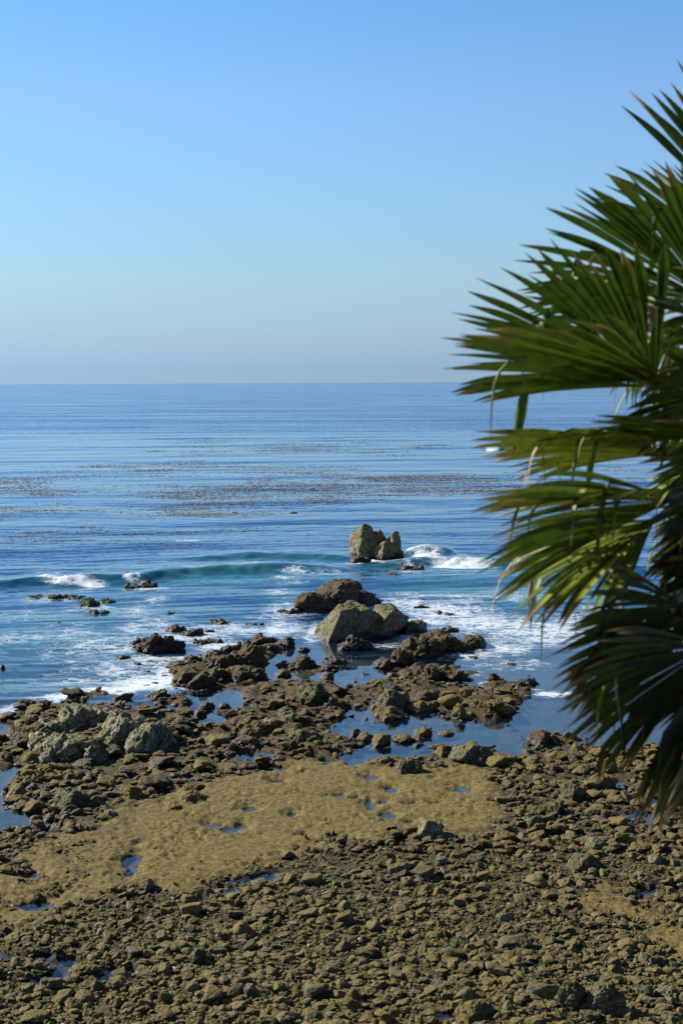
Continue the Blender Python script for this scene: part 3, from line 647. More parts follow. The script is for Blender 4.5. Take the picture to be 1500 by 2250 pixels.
hero('brown weedy shelf at the seaward left end of the outcrop', M_WEED, [(60,1652,100,46,2.2,9,7),(30,1636,60,30,1.6),(90,1672,70,34,1.4)], .12, .09, res=44)
hero('long flat ledge just below the bleached outcrop', M_OLIVE, [(95,1706,92,26,1.0,8,10,0),(130,1702,60,22,.9)], .09, .08)
hero('second flat ledge with a dark front, left shore', M_OLIVE, [(80,1728,110,30,1.0,8,11,0),(150,1722,60,26,.9)], .09, .08)
hero('round mossy boulder in the water at the left edge', M_OLIVE, [(32,1756,46,30,.9,9,6)], .09, .05)
hero('oval mossy stone beside the round boulder, left edge', M_OLIVE, [(85,1754,42,20,.8,9,6)], .09, .06)
hero('thin flat stone lying in water at the left edge', M_OLIVE, [(38,1768,66,18,.6,9,8)], .09, .06)
hero('egg-shaped mossy boulder at the pool side, left', M_OLIVE, [(70,1788,48,28,.8,9,5)], .07, .04)
hero('big dark boulder standing in the left pool', M_GREY, [(150,1786,78,46,1.3,8,9)], .09, .06)
hero('round green boulder right of the big dark one', M_OLIVE, [(204,1776,38,26,.8,9,6)], .08, .05)
hero('small mossy stone, left one of a pair in the pool', M_OLIVE, [(76,1806,26,15,.5,9,6)], .09, .05)
hero('small mossy stone, right one of a pair in the pool', M_OLIVE, [(104,1806,26,17,.5,9,6)], .09, .05)
hero('tall knobbly boulder behind the moss flat, left', M_OLIVE, [(283,1768,48,40,1.0,8,8),(310,1748,34,22,.8)], .11, .09)
hero('long smooth boulder lying on the moss edge, left', M_OLIVE, [(382,1790,60,24,.8,9,6,-8)], .08, .05)
hero('broad mossy boulder behind the moss edge, left', M_OLIVE, [(418,1772,70,32,1.0,9,6)], .09, .06)
hero('weed-hung boulder at the right end of the long pool', M_WEED, [(1192,1644,52,34,1.2,9,7),(1215,1640,34,26,1.0)], .12, .09)
hero('craggy leaning rock in the rubble, right of the moss flat', M_GREY, [(1222,1800,44,40,.8,7,12,10,12),(1180,1796,52,24,.8)], .10, .12)
hero('big rough boulder behind the leaning rock, right rubble', M_GREY, [(1262,1772,66,44,1.2,8,8)], .10, .10)
hero('square dark boulder in front of the leaning rock', M_GREY, [(1172,1826,50,34,.8,7,10)], .09, .07)
hero('broad mossy boulder among the rubble below the palm', M_OLIVE, [(1330,1742,66,40,1.1,8,6)], .1, .08)
hero('rounded olive boulder with a dark right side, right shore', M_GREY, [(1316,1876,56,32,.7,8,10)], .07, .05)
hero('smooth domed stone near the right edge', M_GREY, [(1374,1842,40,24,.6,9,6)], .06, .03)
hero('large flat-topped dark green boulder on the right shingle', M_GREY, [(1288,1922,78,42,.8,8,9,4)], .06, .05)
hero('tall grey boulder, left of the big pair at the bottom', M_GREY, [(1258,2232,66,68,.5,7,12,20,4)], .07, .07)
hero('broad grey boulder, right of the big pair at the bottom', M_GREY, [(1328,2238,100,72,.65,8,10,-24,-6)], .08, .08)
hero('tilted striped stone near the lower right corner', M_GREY, [(1425,2208,42,38,.4,7,12,20)], .07, .06)
hero('long dark stone at the right edge near the bottom', M_GREY, [(1480,2204,60,34,.4,8,9)], .07, .07)
hero('pale wide boulder cut by the bottom edge', M_COB, [(1048,2256,92,50,.6,8,9)], .07, .05)
hero('blocky speckled boulder on the lower left shingle', M_GREY, [(430,2126,38,40,.36,7,10)], .08, .07)
hero('dark humped boulder on the lower left shingle', M_GREY, [(208,2190,50,32,.4,8,8)], .08, .06)
hero('squat olive boulder at the lower middle', M_COB, [(768,2236,58,36,.4,8,8)], .07, .05)
hero('round pale-grey boulder at the lower middle', M_COB, [(772,2210,38,36,.32,9,6)], .05, .03)
hero('cracked flat grey slab on the lower middle shingle', M_GREY, [(796,2132,66,26,.4,6,14)], .05, .04)
hero('dark conical stone in the middle of the shingle', M_GREY, [(756,2098,54,30,.4,7,9)], .06, .05)
hero('mossy island stone in the lower left pool', M_OLIVE, [(182,2152,66,26,.6,9,5)], .09, .07)
hero('dark weedy reef awash at the far left', M_SURFROCK, [(85,1318,56,6,1.6),(125,1318,44,10,1.3),(160,1319,40,4,1.2)], .15, .14)
hero('bright green weed-covered rock awash on the left', M_SURFROCK, [(195,1332,50,15,1.6),(232,1326,44,8,1.3)], .15, .14)
hero('small pointed rock in front of the green weedy rock', M_SURFROCK, [(205,1350,22,10,.9),(226,1350,26,6,.9)], .15, .14)
hero('black rock showing under the left breaking wave', M_BROWN, [(320,1290,50,9,1.4),(290,1291,44,6,1.2)], .14, .12)
hero('dark rock under the breaker right of the sea stack', M_BROWN, [(905,1256,60,11,1.6),(870,1268,40,6,1.2)], .14, .12)
hero('tiny dark rock far out on the left', M_BROWN, [(326,1189,12,5,.6)], .12, .1)
hero('low weed tuft at the edge of the right foam', M_BROWN, [(990,1392,52,11,1.0)], .16, .14)
hero('tiny rock tips in the right foam', M_BROWN, [(965,1350,18,6,.6),(990,1353,40,5,.6)], .16, .14)
hero('low brown rock left of the humped rock', M_WEED, [(640,1352,50,14,1.4),(612,1350,30,8,1.0)], .14, .12)
for (px, py, w, h, lab) in [(485,1373,54,10,'thin weed patch awash, farthest of those left of the surf rocks'),(385,1392,50,18,'shaggy weed tuft nearest the brown jagged rock'),(420,1400,60,16,'flat weed raft behind the slanting bar'),
        (455,1392,30,10,'small weed tuft in white water above the slanting bar'),(270,1448,34,8,'low weed strip in the white surf, left'),(300,1462,30,6,'thin weed strip below the brown jagged rock'),(560,1378,46,8,'dark weed strip left of the small shaggy rock'),(370,1352,30,6,'faint weed patch in the left surf'),
        (450,1416,60,10,'brown weed raft touching the slanting bar'),(135,1373,26,5,'floating weed strip in the far left surf'),(5,1470,14,12,'dark rock tip cut by the left edge'),(665,1432,34,10,'weed patch in front of the small shaggy rock'),(735,1458,50,10,'weed strip in the dark calm water'),
        (925,1338,36,10,'greenish flat rock at the right of the humped rock'),(1100,1548,40,12,'weedy lump at the back right of the long pool'),(1085,1500,30,22,'orange-green rock in the foam, right reef edge'),(1145,1520,46,20,'red-brown rock at the foamy right reef edge'),(1160,1505,40,14,'green-tipped rock nearest the right foam'),
        (350,1540,62,22,'brown weedy rock at the back of the left pool'),(410,1550,30,16,'small brown hump in the left pool'),(352,1562,40,14,'flat green-edged rock in the left pool'),(455,1558,34,16,'round weedy rock in the middle of the left pool'),(492,1558,32,14,'round weedy rock right of the middle, left pool'),(440,1574,28,14,'dark mossy rock at the near side of the left pool')]:
    hero(lab, M_WEED if py > 1330 else M_BROWN, [(px, py, w, h, None, 9, 7), (px + w * .3, py - h * .1, w * .5, h * .6, None, 9, 7)], .15, .12, res=26)

# ------------------------------------------------------------------ many stones
def variants(n, sub, planes, k, rough, crag, seed, mat, name):
    out = []
    for i in range(n):
        r = np.random.default_rng(seed + i)
        V, F = convex(sub, int(r.integers(planes[0], planes[1])), r.uniform(*k), seed + i * 7)
        V = V * np.array([1.0, r.uniform(.7, 1.0), r.uniform(.5, .85)])
        V = roughen(V, F, 1.0, rough, crag, seed + i)
        me = mesh_np(name, V, F); me.materials.append(mat); out.append(me)
    return out
V_COB = variants(14, 4, (6, 11), (7, 15), .06, .045, 500, M_COB, 'cobble')
V_GRY = variants(8, 4, (4, 8), (10, 26), .06, .06, 560, M_GREY, 'cobble')
V_OLI = variants(9, 4, (7, 12), (5, 9), .11, .08, 600, M_OLIVE, 'boulder')
V_WED = variants(8, 4, (7, 12), (5, 9), .13, .11, 700, M_WEED, 'boulder')
HS = np.array(HERO_SPOTS)
def clear_of_heroes(x, y, f=1.0):
    return (((x - HS[:, 0]) / (HS[:, 2] * f + .05)) ** 2 + ((y - HS[:, 1]) / (HS[:, 3] * f + .05)) ** 2).min() > 1
def px_of(x, y, z=0.0):
    v = cam_rot.transposed() @ Vector((x, y, z - CAM_H)); return 750 + v.x / -v.z * FPX, 1125 - v.y / -v.z * FPX
rr = random.Random(5)
import re as _re
ORD = ['nearest', 'second', 'third', 'fourth', 'fifth', 'sixth', 'seventh', 'eighth', 'ninth', 'tenth', 'eleventh', 'twelfth', 'thirteenth', 'fourteenth', 'fifteenth', 'sixteenth', 'seventeenth', 'eighteenth', 'nineteenth', 'twentieth', 'twenty-first', 'twenty-second', 'twenty-third', 'twenty-fourth', 'twenty-fifth', 'twenty-sixth', 'twenty-seventh', 'twenty-eighth', 'twenty-ninth', 'thirtieth']
_nick = [(px, py, _re.split(r',| on the| in the| at the| with | standing| beside| behind| between| before| lying| just | left of| right of| casting| hugging| touching| rising| among| near the| cut by| alone| of rock| slanting', lb)[0].strip()) for px, py, lb in HERO_TAGS if py > 1470]
NICKS = [(a, b, n) for a, b, n in _nick if sum(n == q[2] for q in _nick) == 1 and 2 <= len(n.split()) <= 6]
def name_each(placed, noun):
    """every stone is told by the landmark rock it lies next to, on which side, and how near"""
    by = {}
    for o, px, py in placed:
        _, lx, ly, n = min((math.hypot(px - a, (py - b) * 2.2), a, b, n) for a, b, n in NICKS)
        dx, dy = px - lx, (py - ly + 12) * 2.2
        side = ('right of' if dx > 0 else 'left of') if abs(dx) > abs(dy) else ('in front of' if dy > 0 else 'behind')
        by.setdefault((n, side), []).append((math.hypot(dx, dy), o))
    for (n, side), L in by.items():
        L.sort(key=lambda q: q[0])
        for i, (_, o) in enumerate(L): o['label'] = f'{ORD[min(i, 29)]} {noun} {side} the {n}'
def scatter(n, box, sizes, meshes, accept, name, label_of, group, category, spacing=0.55, flat=1.0):
    placed = []; objs = []; C = [(rr.uniform(box[0], box[2]), rr.uniform(box[1], box[3])) for _ in range(n * 25)]
    P = [at(*c) for c in C]; G = ground_h(np.array([p.x for p in P]), np.array([p.y for p in P]), False)
    for i, (px, py) in enumerate(C):
        if len(placed) >= n: break
        z, land, moss, cob, pool = (g[i:i + 1] for g in G); p = P[i]
        if not accept(px, py, float(z[0]), float(land[0]), float(moss[0]), float(pool[0])): continue
        size = sizes(py)
        if any((p.x - a) ** 2 + (p.y - b) ** 2 < ((c + size) * .5 * spacing * 1.7) ** 2 for a, b, c in placed): continue
        if not clear_of_heroes(p.x, p.y): continue
        placed.append((p.x, p.y, size))
        lb, me = label_of(px, py, size), rr.choice(meshes)
        o = new_obj(name, None if False else me, None, label=lb, category=category, group=group)
        objs.append((o, px, py))
        o.location = (p.x, p.y, max(float(z[0]), -0.12) + size * .16)
        o.scale = (size, size * rr.uniform(.75, 1.05), size * rr.uniform(.65, 1.0) * flat)
        o.rotation_euler = (rr.uniform(-.25, .25), rr.uniform(-.25, .25), rr.uniform(0, 6.28))
    name_each(objs, label_of(0, 0, 0)); return placed
# weedy rocks of the reef
REEF_A = scatter(150, (0, 1520, 1180, 1800), lambda py: rr.choice((.32, .4, .5, .62, .8)) * rr.uniform(.85, 1.2), V_OLI[:5] + V_WED,
    lambda px, py, z, land, moss, pool: land > .6 and moss < .3 and pool < .05 and py < 1700 + max(0, (520 - px)) * .23, 'reef_rock',
    lambda px, py, s: 'algae-crusted reef rock',
    'algae-crusted rocks of the reef', 'rock', .42, .62)
REEF_B = scatter(64, (300, 1440, 1200, 1640), lambda py: rr.choice((.25, .35, .45)) * rr.uniform(.8, 1.2), V_WED,
    lambda px, py, z, land, moss, pool: land < .5 and z > -.5, 'pool_rock', lambda px, py, s: 'small weedy pool rock', 'small weedy rocks in the tide pools', 'rock', .8, .7)
RUB = scatter(110, (1085, 1650, 1500, 1880), lambda py: rr.choice((.25, .32, .4, .5, .62)) * rr.uniform(.85, 1.2), V_OLI + V_COB[:4],
    lambda px, py, z, land, moss, pool: land > .6 and moss < .3 and pool < .06, 'rubble_rock', lambda px, py, s: 'mossy rubble rock', 'mossy rubble on the right shore', 'rock', .42, .85)
def in_cob(px, py, z, land, moss, pool): return land > .7 and moss < .25 and pool < .05
COB = scatter(295, (0, 1840, 1500, 2262), lambda py: min(rr.lognormvariate(-1.32, .38), .62), V_COB * 2 + V_GRY, in_cob, 'cobble',
    lambda px, py, s: 'weathered cobble',
    'weathered cobbles of the shingle', 'stone', .40)

def pebbles(name, label, n, box, smin, smax, mu, accept, mat, seed, sub=2, group=None):
    r = np.random.default_rng(seed)
    px = r.uniform(box[0], box[2], n * 3); py = box[1] + (box[3] - box[1]) * r.uniform(0, 1, n * 3) ** 0.8
    P = np.array([at(a, b)[:2] for a, b in zip(px, py)]); x, y = P[:, 0], P[:, 1]
    z, land, moss, cob, pool = ground_h(x, y)
    ok = accept(px, py, z, land, moss, pool, r.uniform(0, 1, len(x)))
    i = np.nonzero(ok)[0][:n]; x, y, z = x[i], y[i], z[i]; m = len(i)
    if HERO_SPOTS:
        hs = np.array(HERO_SPOTS); q = np.full(m, 9.0)
        for h in hs: q = np.minimum(q, ((x - h[0]) / h[2]) ** 2 + ((y - h[1]) / h[3]) ** 2)
        k = q > .8; x, y, z = x[k], y[k], z[k]; m = len(x)
    sz = np.clip(r.lognormal(math.log(mu), .55, m), smin, smax)
    bases = []
    for k in range(16):
        V, F = convex(sub, int(r.integers(4, 9)), r.uniform(8, 24), seed * 100 + k)
        V = V + 0.04 * np.random.default_rng(k).normal(size=V.shape); bases.append(V)
    B = np.array(bases)[r.integers(0, 16, m)]
    B = B * (sz[:, None, None] * np.stack([np.ones(m), r.uniform(.5, 1, m), r.uniform(.28, .7, m)], 1)[:, None, :])
    a, b = r.uniform(0, 6.28, m), r.normal(0, .3, m); ca, sa, cb, sb = np.cos(a), np.sin(a), np.cos(b), np.sin(b)
    X, Y, Z = B[..., 0], B[..., 1], B[..., 2]
    X, Z = X * cb[:, None] - Z * sb[:, None], X * sb[:, None] + Z * cb[:, None]
    X, Y = X * ca[:, None] - Y * sa[:, None], X * sa[:, None] + Y * ca[:, None]
    V = np.stack([X + x[:, None], Y + y[:, None], Z + (z + sz * r.uniform(.0, .26, m))[:, None]], -1).reshape(-1, 3)
    nv = B.shape[1]; FF = (F[None] + (np.arange(m) * nv)[:, None, None]).reshape(-1, 3)
    me = mesh_np(name, V, FF, smooth=False); attr(me, 'tint', np.repeat(r.uniform(0, 1 if sub == 1 else .97, m), nv))
    new_obj(name, me, mat, label=label, category='pebbles', kind='stuff')
pebbles('shingle', 'small olive-grey pebbles packed between the cobbles at the bottom', 4800, (-260, 1845, 1760, 2275), .08, .32, .14,
    lambda px, py, z, l, m, p, u: (l > .6) & (m < .35 + .3 * u) & (p < .03 + .1 * (u < .15)) & ((py > 1850) | (px > 1090)) & (u > .05 + 1.2 * fbm(np.stack([px * .009, py * .02, px * 0], 1), 3, 91)), M_PEB, 21)
pebbles('fine_shingle', 'finest gravel and chips filling the gaps of the shingle', 24000, (-260, 1845, 1760, 2275), .03, .13, .065,
    lambda px, py, z, l, m, p, u: (l > .6) & ((m < .5 + .3 * u) | (u < .02)) & (p < .05) & ((py > 1850) | (px > 1090)), M_PEB, 24, sub=1)
pebbles('reef_rubble', 'small algae-crusted lumps filling the reef between the rocks', 4000, (-260, 1400, 1760, 1880), .09, .34, .18,
    lambda px, py, z, l, m, p, u: (l > .5) & (m < .4) & (p < .05), M_REEF, 22)

# ------------------------------------------------------------------ kelp on the water
def kelp():
    r = np.random.default_rng(33); cl = []
    for (x0, x1, y0, y1, n) in ((330,830,962,1000,26),(640,1080,960,1000,16),(330,760,1015,1050,22),(560,1080,1040,1075,34),(370,760,1068,1112,44),(740,1100,1065,1090,26),(-60,150,1048,1090,22),(-60,150,1100,1145,10),(-40,220,1155,1215,6),(300,620,1112,1135,12),(830,1080,1050,1060,12),(100,400,1010,1100,14),(200,560,1140,1200,4),(1050,1500,1010,1090,24)):
        for _ in range(n): cl.append((r.uniform(x0, x1), r.uniform(y0, y1)))
    X, Y = [], []
    for px, py in cl:
        c = at(px, py); L = r.uniform(1.5, 9) * (c.y / 170) ** .5; Wd = r.uniform(.2, 2.0) * (c.y / 170); k = int(L * r.uniform(12, 36))
        xs = c.x + r.normal(0, L * .45, k); X.append(xs); Y.append(c.y + r.normal(0, Wd, k) + 0.12 * (xs - c.x) * r.normal())
    X = np.concatenate(X); Y = np.concatenate(Y); m = len(X); Z = water_h(X, Y, np.full(m, .5))[0]
    l, w, hg, a = r.uniform(.08, .38, m), r.uniform(.03, .08, m), r.uniform(.01, .035, m), r.normal(0, .6, m); ca, sa = np.cos(a), np.sin(a); o_ = np.zeros(m)
    U = np.stack([-l, -l * .3, -l * .3, l * .4, l * .4, l], 1); W = np.stack([o_, w, -w, w, -w, o_], 1); Q = np.stack([o_ - .03, o_ + .02, hg, hg * .8, o_ + .02, o_ - .03], 1)
    Vs = np.stack([X[:, None] + U * ca[:, None] - W * sa[:, None], Y[:, None] + U * sa[:, None] + W * ca[:, None], Z[:, None] + Q], -1).reshape(-1, 3)
    Fs = (np.array([(0, 2, 1), (1, 2, 4), (1, 4, 3), (3, 4, 5)])[None] + (np.arange(m) * 6)[:, None, None]).reshape(-1, 3)
    t = NT('kelp'); n = t.noise(t.pos(), 2.0, 3)
    t.principled(t.mix(n, (0.07, 0.056, 0.036), (0.17, 0.138, 0.09)), 0.6, None, 0.3)
    new_obj('kelp_canopy', mesh_np('kelp_canopy', Vs, Fs), t.m, label='brown kelp floating in streaks on the open water', category='kelp', kind='stuff')
kelp()
for (px, py, w, lab) in ((645,1127,26,'dark kelp clump floating nearest the middle of the open sea'),(515,1127,22,'kelp clump floating left of the dark middle clump'),(57,1132,16,'small kelp clump floating far left')):
    hero(lab, M_BROWN, [(px, py, w * .8, 2, .5)], .2, .15, 'kelp_clump', 'kelp', res=24)

# ------------------------------------------------------------------ fan palm
def frond_materials():
    out = []
    for nm, g1, g2 in (('palm_leaf', (0.014, 0.032, 0.005), (0.085, 0.150, 0.015)), ('palm_leaf_yellowing_sunlit', (0.075, 0.112, 0.012), (0.21, 0.23, 0.03)), ('palm_leaf_shaded', (0.007, 0.013, 0.004), (0.016, 0.028, 0.007))):  # last set is darkened to paint crown shade on the lower fronds
        t = NT(nm); a = t.attr('along'); r = t.attr('rnd'); n = t.noise(t.pos(), 22.0, 3)
        col = t.mix(t.math('POWER', r, 1.6), g1, g2); col = t.mix(t.ramp(n, .35, .7, 0, .5), col, tuple(c * 1.5 for c in g2))
        e = t.math('ADD', a, t.math('MULTIPLY', t.math('SUBTRACT', r, .5), .22)); e = t.math('ADD', e, t.math('MULTIPLY', t.math('SUBTRACT', n, .5), .15))
        col = t.mix(t.ramp(e, .86, .98), col, (0.15, 0.085, 0.03)); col = t.mix(t.ramp(e, .95, 1.04), col, (0.32, 0.24, 0.15))
        p = t.node('ShaderNodeBsdfPrincipled'); t.put(p.inputs['Base Color'], col); p.inputs['Roughness'].default_value = .55; p.inputs['Specular IOR Level'].default_value = .28
        tr = t.node('ShaderNodeBsdfTranslucent'); t.put(tr.inputs[0], t.mix(.5, col, (0.08, 0.15, 0.015)))
        mx = t.node('ShaderNodeMixShader'); mx.inputs[0].default_value = .03 if nm == 'palm_leaf_shaded' else .10; t.put(mx.inputs[1], p.outputs[0]); t.put(mx.inputs[2], tr.outputs[0])
        t.t.links.new(mx.outputs[0], t.out.inputs['Surface']); out.append(t.m)
    t = NT('palm_stem'); t.principled(t.mix(t.noise(t.pos(), 9, 3), (0.05, 0.06, 0.02), (0.12, 0.11, 0.04)), .5); out.append(t.m)
    t = NT('palm_dry_leaf'); t.principled(t.mix(t.noise(t.pos(), 14, 3), (0.20, 0.13, 0.06), (0.42, 0.31, 0.18)), .7); out.append(t.m)
    t = NT('palm_trunk'); n = t.noise(t.pos((1, 1, 5)), 6, 5); t.principled(t.mix(n, (0.05, 0.04, 0.028), (0.17, 0.13, 0.09)), .9, t.bump(n, .8, .05)); out.append(t.m)
    return out
M_LEAF, M_LEAF_YELLOW_LIT, M_LEAF_SHADED, M_STEM, M_DRY, M_TRUNK = frond_materials()  # yellowing leaf also paints sunlit brightness on fronds that are not yellowing
PALM_AT = at_depth(1680, 1060, 5.4)
palm = bpy.data.objects.new('fan_palm', None); COL.objects.link(palm)
palm_base = Vector((PALM_AT.x + .1, PALM_AT.y, float(np.interp(PALM_AT.y, [1, 23.5], [10.3, .05])) - .1))
palm.location = palm_base
palm['label'] = 'green fan palm with splayed fronds reaching in from the right'; palm['category'] = 'palm tree'
def strip(path, wid, side, nrm, fold, along, rnd):
    """V-folded leaf segment along a path"""
    V, A = [], []
    for p, w, s, n, t in zip(path, wid, side, nrm, along):
        V += [p - s * w + n * fold * w, p - n * fold * w * .3, p + s * w + n * fold * w]; A += [t] * 3
    F = []
    for i in range(len(path) - 1):
        a = i * 3; F += [(a, a + 1, a + 4, a + 3), (a + 1, a + 2, a + 5, a + 4)]
    return np.array(V), np.array(F), np.array(A), np.full(len(V), rnd)
def tube(pts, rads, seg=8):
    V, F = [], []
    for i, (p, r) in enumerate(zip(pts, rads)):
        d = (pts[min(i + 1, len(pts) - 1)] - pts[max(i - 1, 0)]); d /= np.linalg.norm(d)
        u = np.cross(d, [0.3, 0.9, 0.2]); u /= np.linalg.norm(u); v = np.cross(d, u)
        for k in range(seg):
            a = 6.2832 * k / seg; V.append(p + r * (math.cos(a) * u + .6 * math.sin(a) * v))
    for i in range(len(pts) - 1):
        for k in range(seg): F.append((i * seg + k, i * seg + (k + 1) % seg, (i + 1) * seg + (k + 1) % seg, (i + 1) * seg + k))
    return np.array(V), np.array(F)
def npv(v): return np.array([v.x, v.y, v.z])
BASE = npv(palm_base); HEART = npv(PALM_AT) + np.array([.1, .0, -.1])
def frond(hub_px, hub_y, tip_px, tip_y, tilt, spread, nseg, droop, seed, mat=M_LEAF, broken=4, hang=0, cup=.10, label=None, dry=0.0):
    r = np.random.default_rng(seed); nseg = max(11, int(nseg * .78)); droop = droop * 1.3 + .03
    hub = npv(at_depth(*hub_px, hub_y)); tip = npv(at_depth(*tip_px, tip_y))
    L = np.linalg.norm(tip - hub); ax = (tip - hub) / L
    up = np.array([0, 0, 1.0]) - ax * ax[2]; up /= np.linalg.norm(up); away = np.cross(up, ax); away *= np.sign(away[1]) if abs(away[1]) > .02 else 1
    N = math.cos(R(tilt)) * up + math.sin(R(tilt)) * away; S = np.cross(ax, N)
    Vs, Fs, As, Rs, o = [], [], [], [], 0
    hangs = []
    ths = np.linspace(-R(spread), R(spread), nseg); dth = ths[1] - ths[0]; down = np.array([0, 0, -1.0])
    for i, th in enumerate(ths):
        Li = L * (0.70 + .30 * math.cos(th * .75)) * r.uniform(.90, 1.06); th2 = th + r.normal(0, .018)
        d = math.cos(th2) * ax + math.sin(th2) * S; s = -math.sin(th2) * ax + math.cos(th2) * S
        ts = r.uniform(.58, .80); wmax = ts * Li * math.tan(dth / 2) * 1.12
        T = np.linspace(.02, 1, 15); path, wid, side, nr = [], [], [], []
        brk = r.uniform(.55, .8) if i in set(r.integers(0, nseg, broken)) else 2.0
        sag = droop * r.uniform(.5, 1.6); tw = r.normal(0, .25); p = hub + d * (T[0] * Li); dirn = d.copy()
        cu = N * (cup * math.cos(th) - .14 * abs(math.sin(th)))
        for j, t in enumerate(T):
            if j:
                dd = d + cu * t + down * sag * t ** 2 * 1.6
                if t > brk: dd = d * .25 + down * min(1.2, (t - brk) * 9)
                dirn = dd / np.linalg.norm(dd); p = p + dirn * ((T[j] - T[j - 1]) * Li)
            w = t * Li * math.tan(dth / 2) * 1.12 if t < ts else wmax * max(1 - ((t - ts) / (1 - ts)) ** 1.7, .03)
            q = tw * max(0, t - ts) / (1 - ts) * 2
            n2 = N - dirn * (N @ dirn); n2 /= np.linalg.norm(n2) + 1e-9; s2 = np.cross(n2, dirn); s2 *= np.sign(s2 @ s)
            path.append(p.copy()); wid.append(w); side.append(s2 * math.cos(q) + n2 * math.sin(q)); nr.append(n2 * math.cos(q) - s2 * math.sin(q))
        V, F, A, Rn = strip(path, wid, side, nr, .75, T + dry, r.uniform(0, 1))
        Vs.append(V); Fs.append(F + o); As.append(A); Rs.append(Rn); o += len(V)
        hangs.append(path[9])
    me = mesh_np('frond', np.vstack(Vs) - BASE, np.vstack(Fs)); attr(me, 'along', np.concatenate(As)); attr(me, 'rnd', np.concatenate(Rs))
    fo = new_obj('frond', me, mat, palm, label=label)
    q = np.linspace(0, 1, 8); mid = (HEART + hub) / 2 + np.array([0, 0, .12])
    pts = [(1 - t) ** 2 * HEART + 2 * t * (1 - t) * mid + t * t * (hub + ax * .06) for t in q]
    V, F = tube(np.array(pts), np.linspace(.030, .014, 8)); new_obj('petiole', mesh_np('petiole', V - BASE, F), M_STEM, fo)
    for k in range(hang):                                            # torn segments and threads hanging from the blade
        p = hangs[int(r.integers(0, nseg))]; l = r.uniform(.14, .34); b = r.normal(0, .25, 2)
        T = np.linspace(0, 1, 8); path = [p + np.array([b[0] * l * math.sin(t * 1.5), b[1] * l * .3 * t, -l * t ** 1.6 + .02 * math.sin(t * 3)]) + ax * .30 * l * math.sin(min(t * 2.2, 1.57)) for t in T]
        w = [r.uniform(.004, .010) * (1 - t ** 2 * .9) for t in T]; sdir = np.array([math.cos(b[0] * 3), math.sin(b[0] * 3), 0])
        V, F, A, Rn = strip(path, w, [sdir] * 8, [np.array([-sdir[1], sdir[0], 0])] * 8, .4, .45 + T * .6, r.uniform(0, 1))
        m2 = mesh_np('hanging_segment', V - BASE, F); attr(m2, 'along', A); attr(m2, 'rnd', Rn)
        new_obj('hanging_segment', m2, M_DRY if r.uniform() < .35 else M_LEAF_YELLOW_LIT, fo)
    return fo
# hub px, depth, tip px, depth, tilt, half fan, segments, droop, seed
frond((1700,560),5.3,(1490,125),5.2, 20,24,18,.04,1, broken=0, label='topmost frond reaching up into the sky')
frond((1670,620),5.9,(1400,350),6.2,-22,40,28,.06,2, M_LEAF_YELLOW_LIT, broken=1, label='bright frond lit from behind the dark upper one')
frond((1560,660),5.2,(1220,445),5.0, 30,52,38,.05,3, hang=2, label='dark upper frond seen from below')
frond((1440,850),5.1,(1075,605),4.9, 30,50,38,.05,4, broken=4, hang=3, label='dark frond fanned against the horizon')
frond((1450,835),4.9,(1005,735),4.7, 14,46,32,.05,5, broken=2, hang=2, label='dark frond with pale tips crossing the horizon')
frond((1450,740),5.7,(1230,590),6.0,-18,52,30,.10,6, M_LEAF_YELLOW_LIT, broken=3, hang=3)
frond((1690,760),4.9,(1390,640),4.7,-16,46,28,.05,7, broken=0)
frond((1450,1000),5.2,(1065,945),5.1, 12,58,40,.09,8, M_LEAF_YELLOW_LIT, broken=4, hang=5, label='frond with orange tips just under the horizon')
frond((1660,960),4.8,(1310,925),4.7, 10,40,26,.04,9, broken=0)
frond((1480,1085),5.0,(1055,1085),4.8, 8,56,42,.08,10, M_LEAF_YELLOW_LIT, broken=2, hang=3, label='broad dark frond with sunlit upper edge')
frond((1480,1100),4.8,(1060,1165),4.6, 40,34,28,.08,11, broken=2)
frond((1440,1140),5.3,(1085,1320),5.2,-10,50,36,.12,12, M_LEAF_YELLOW_LIT, broken=5, hang=10, dry=.07, label='yellowing frond drooping over the foam')
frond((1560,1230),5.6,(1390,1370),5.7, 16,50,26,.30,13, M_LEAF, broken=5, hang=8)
frond((1540,1370),4.9,(1210,1510),4.7, 60,34,28,.10,14, M_LEAF_SHADED, broken=3, hang=4, label='black shaded frond low on the right')
frond((1570,1460),4.8,(1405,1820),4.6, 62,32,24,.06,15, M_LEAF_SHADED, broken=2, label='lowest black frond pointing down over the shingle')
frond((1620,1340),5.2,(1400,1350),5.2, 24,50,28,.15,16, M_LEAF_SHADED, broken=2)
frond((1620,900),6.0,(1440,860),6.3,-24,60,30,.25,17, M_LEAF_YELLOW_LIT, broken=4, hang=6)
frond((1640,1080),5.9,(1460,1180),6.2, 10,60,30,.35,18, M_LEAF, broken=6, hang=6)
frond((1580,1020),5.8,(1410,1050),6.1,-20,50,28,.30,19, M_LEAF_YELLOW_LIT, broken=4, hang=4)
frond((1710,820),5.2,(1450,800),5.1, 24,56,32,.10,21, broken=2, hang=3)
frond((1690,1180),5.1,(1440,1210),5.0, 24,56,32,.15,22, broken=2, hang=4)
frond((1700,1420),5.0,(1430,1560),4.8, 55,46,32,.10,23, M_LEAF_SHADED, broken=2)
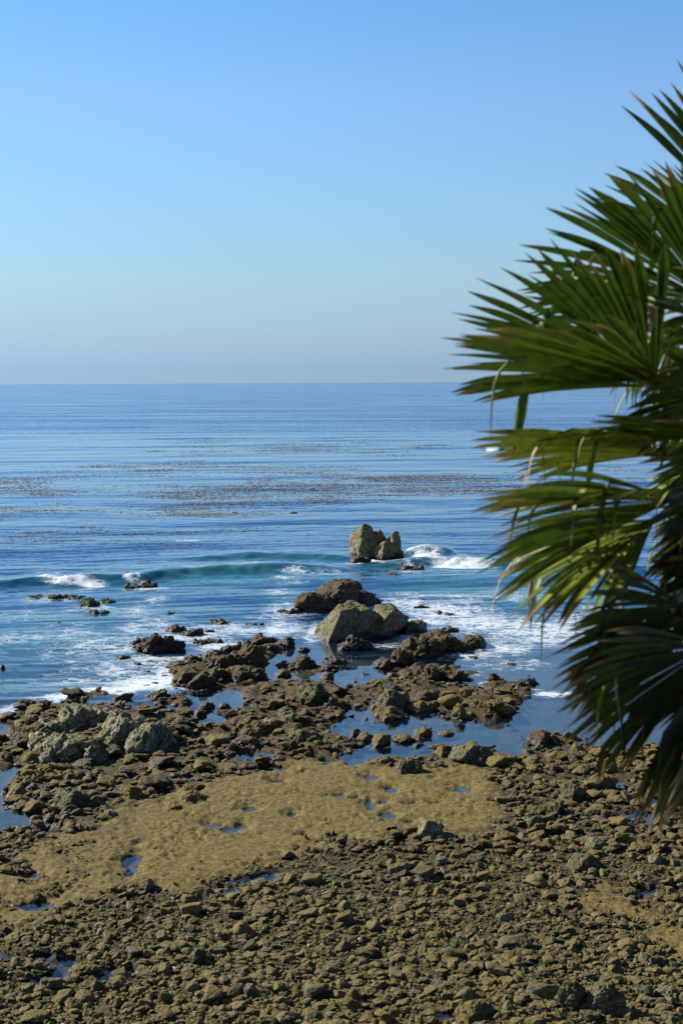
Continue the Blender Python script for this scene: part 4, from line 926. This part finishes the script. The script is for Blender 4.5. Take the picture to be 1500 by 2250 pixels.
frond((1690,1540),4.9,(1480,1790),4.7, 60,40,28,.08,24, M_LEAF_SHADED, broken=1)
frond((1500,1330),4.7,(1215,1440),4.5, 58,46,36,.06,31, M_LEAF_SHADED, broken=2)
frond((1560,1420),4.6,(1240,1600),4.4, 62,44,34,.06,32, M_LEAF_SHADED, broken=2, hang=3)
frond((1640,1500),4.5,(1470,1800),4.3, 62,46,34,.05,33, M_LEAF_SHADED, broken=1)
frond((1640,1250),5.0,(1420,1290),4.9, 60,60,40,.08,34, M_LEAF_SHADED, broken=2)
frond((1640,1000),5.3,(1410,1010),5.3, 60,60,40,.08,35, broken=2, hang=3)
frond((1650,800),5.4,(1420,790),5.4, 60,60,40,.08,36, broken=2, hang=3)
frond((1640,1120),5.6,(1440,1120),5.6, 60,60,40,.10,38, broken=2)
frond((1500,700),5.8,(1330,860),5.9, 20,60,34,.30,41, M_LEAF_YELLOW_LIT, broken=6, hang=6)
frond((1560,820),6.1,(1420,980),6.2, 40,60,34,.30,42, M_LEAF, broken=6, hang=6)
frond((1600,860),5.0,(1370,900),4.9, 50,50,34,.10,43, broken=2)
frond((1590,1160),6.0,(1420,1270),6.1, 40,60,34,.30,44, M_LEAF_YELLOW_LIT, broken=6, hang=6)
frond((1640,960),5.1,(1430,1080),5.0, 60,50,34,.10,45, broken=2)
frond((1640,1100),5.0,(1420,1290),4.9, 60,50,34,.10,46, M_LEAF_SHADED, broken=2)
frond((1700,660),5.0,(1450,640),4.9, 55,56,36,.08,47, broken=2)
frond((1760,700),5.6,(1950,350),5.6, 20,50,28,.08,18, broken=0)
frond((1820,1000),5.5,(2250,900),5.4, 20,50,28,.10,19, broken=0)
frond((1800,1250),5.5,(2150,1500),5.4, 20,50,28,.15,20, broken=0)
# trunk with leaf-base rings
q = np.linspace(0, 1, 40); pts = np.array([BASE * (1 - t) + (HEART + np.array([0, 0, .05])) * t for t in q])
V, F = tube(pts, .17 + .02 * np.sin(q * 120) - .03 * q, 14); new_obj('trunk', mesh_np('trunk', V - BASE, F), M_TRUNK, palm)
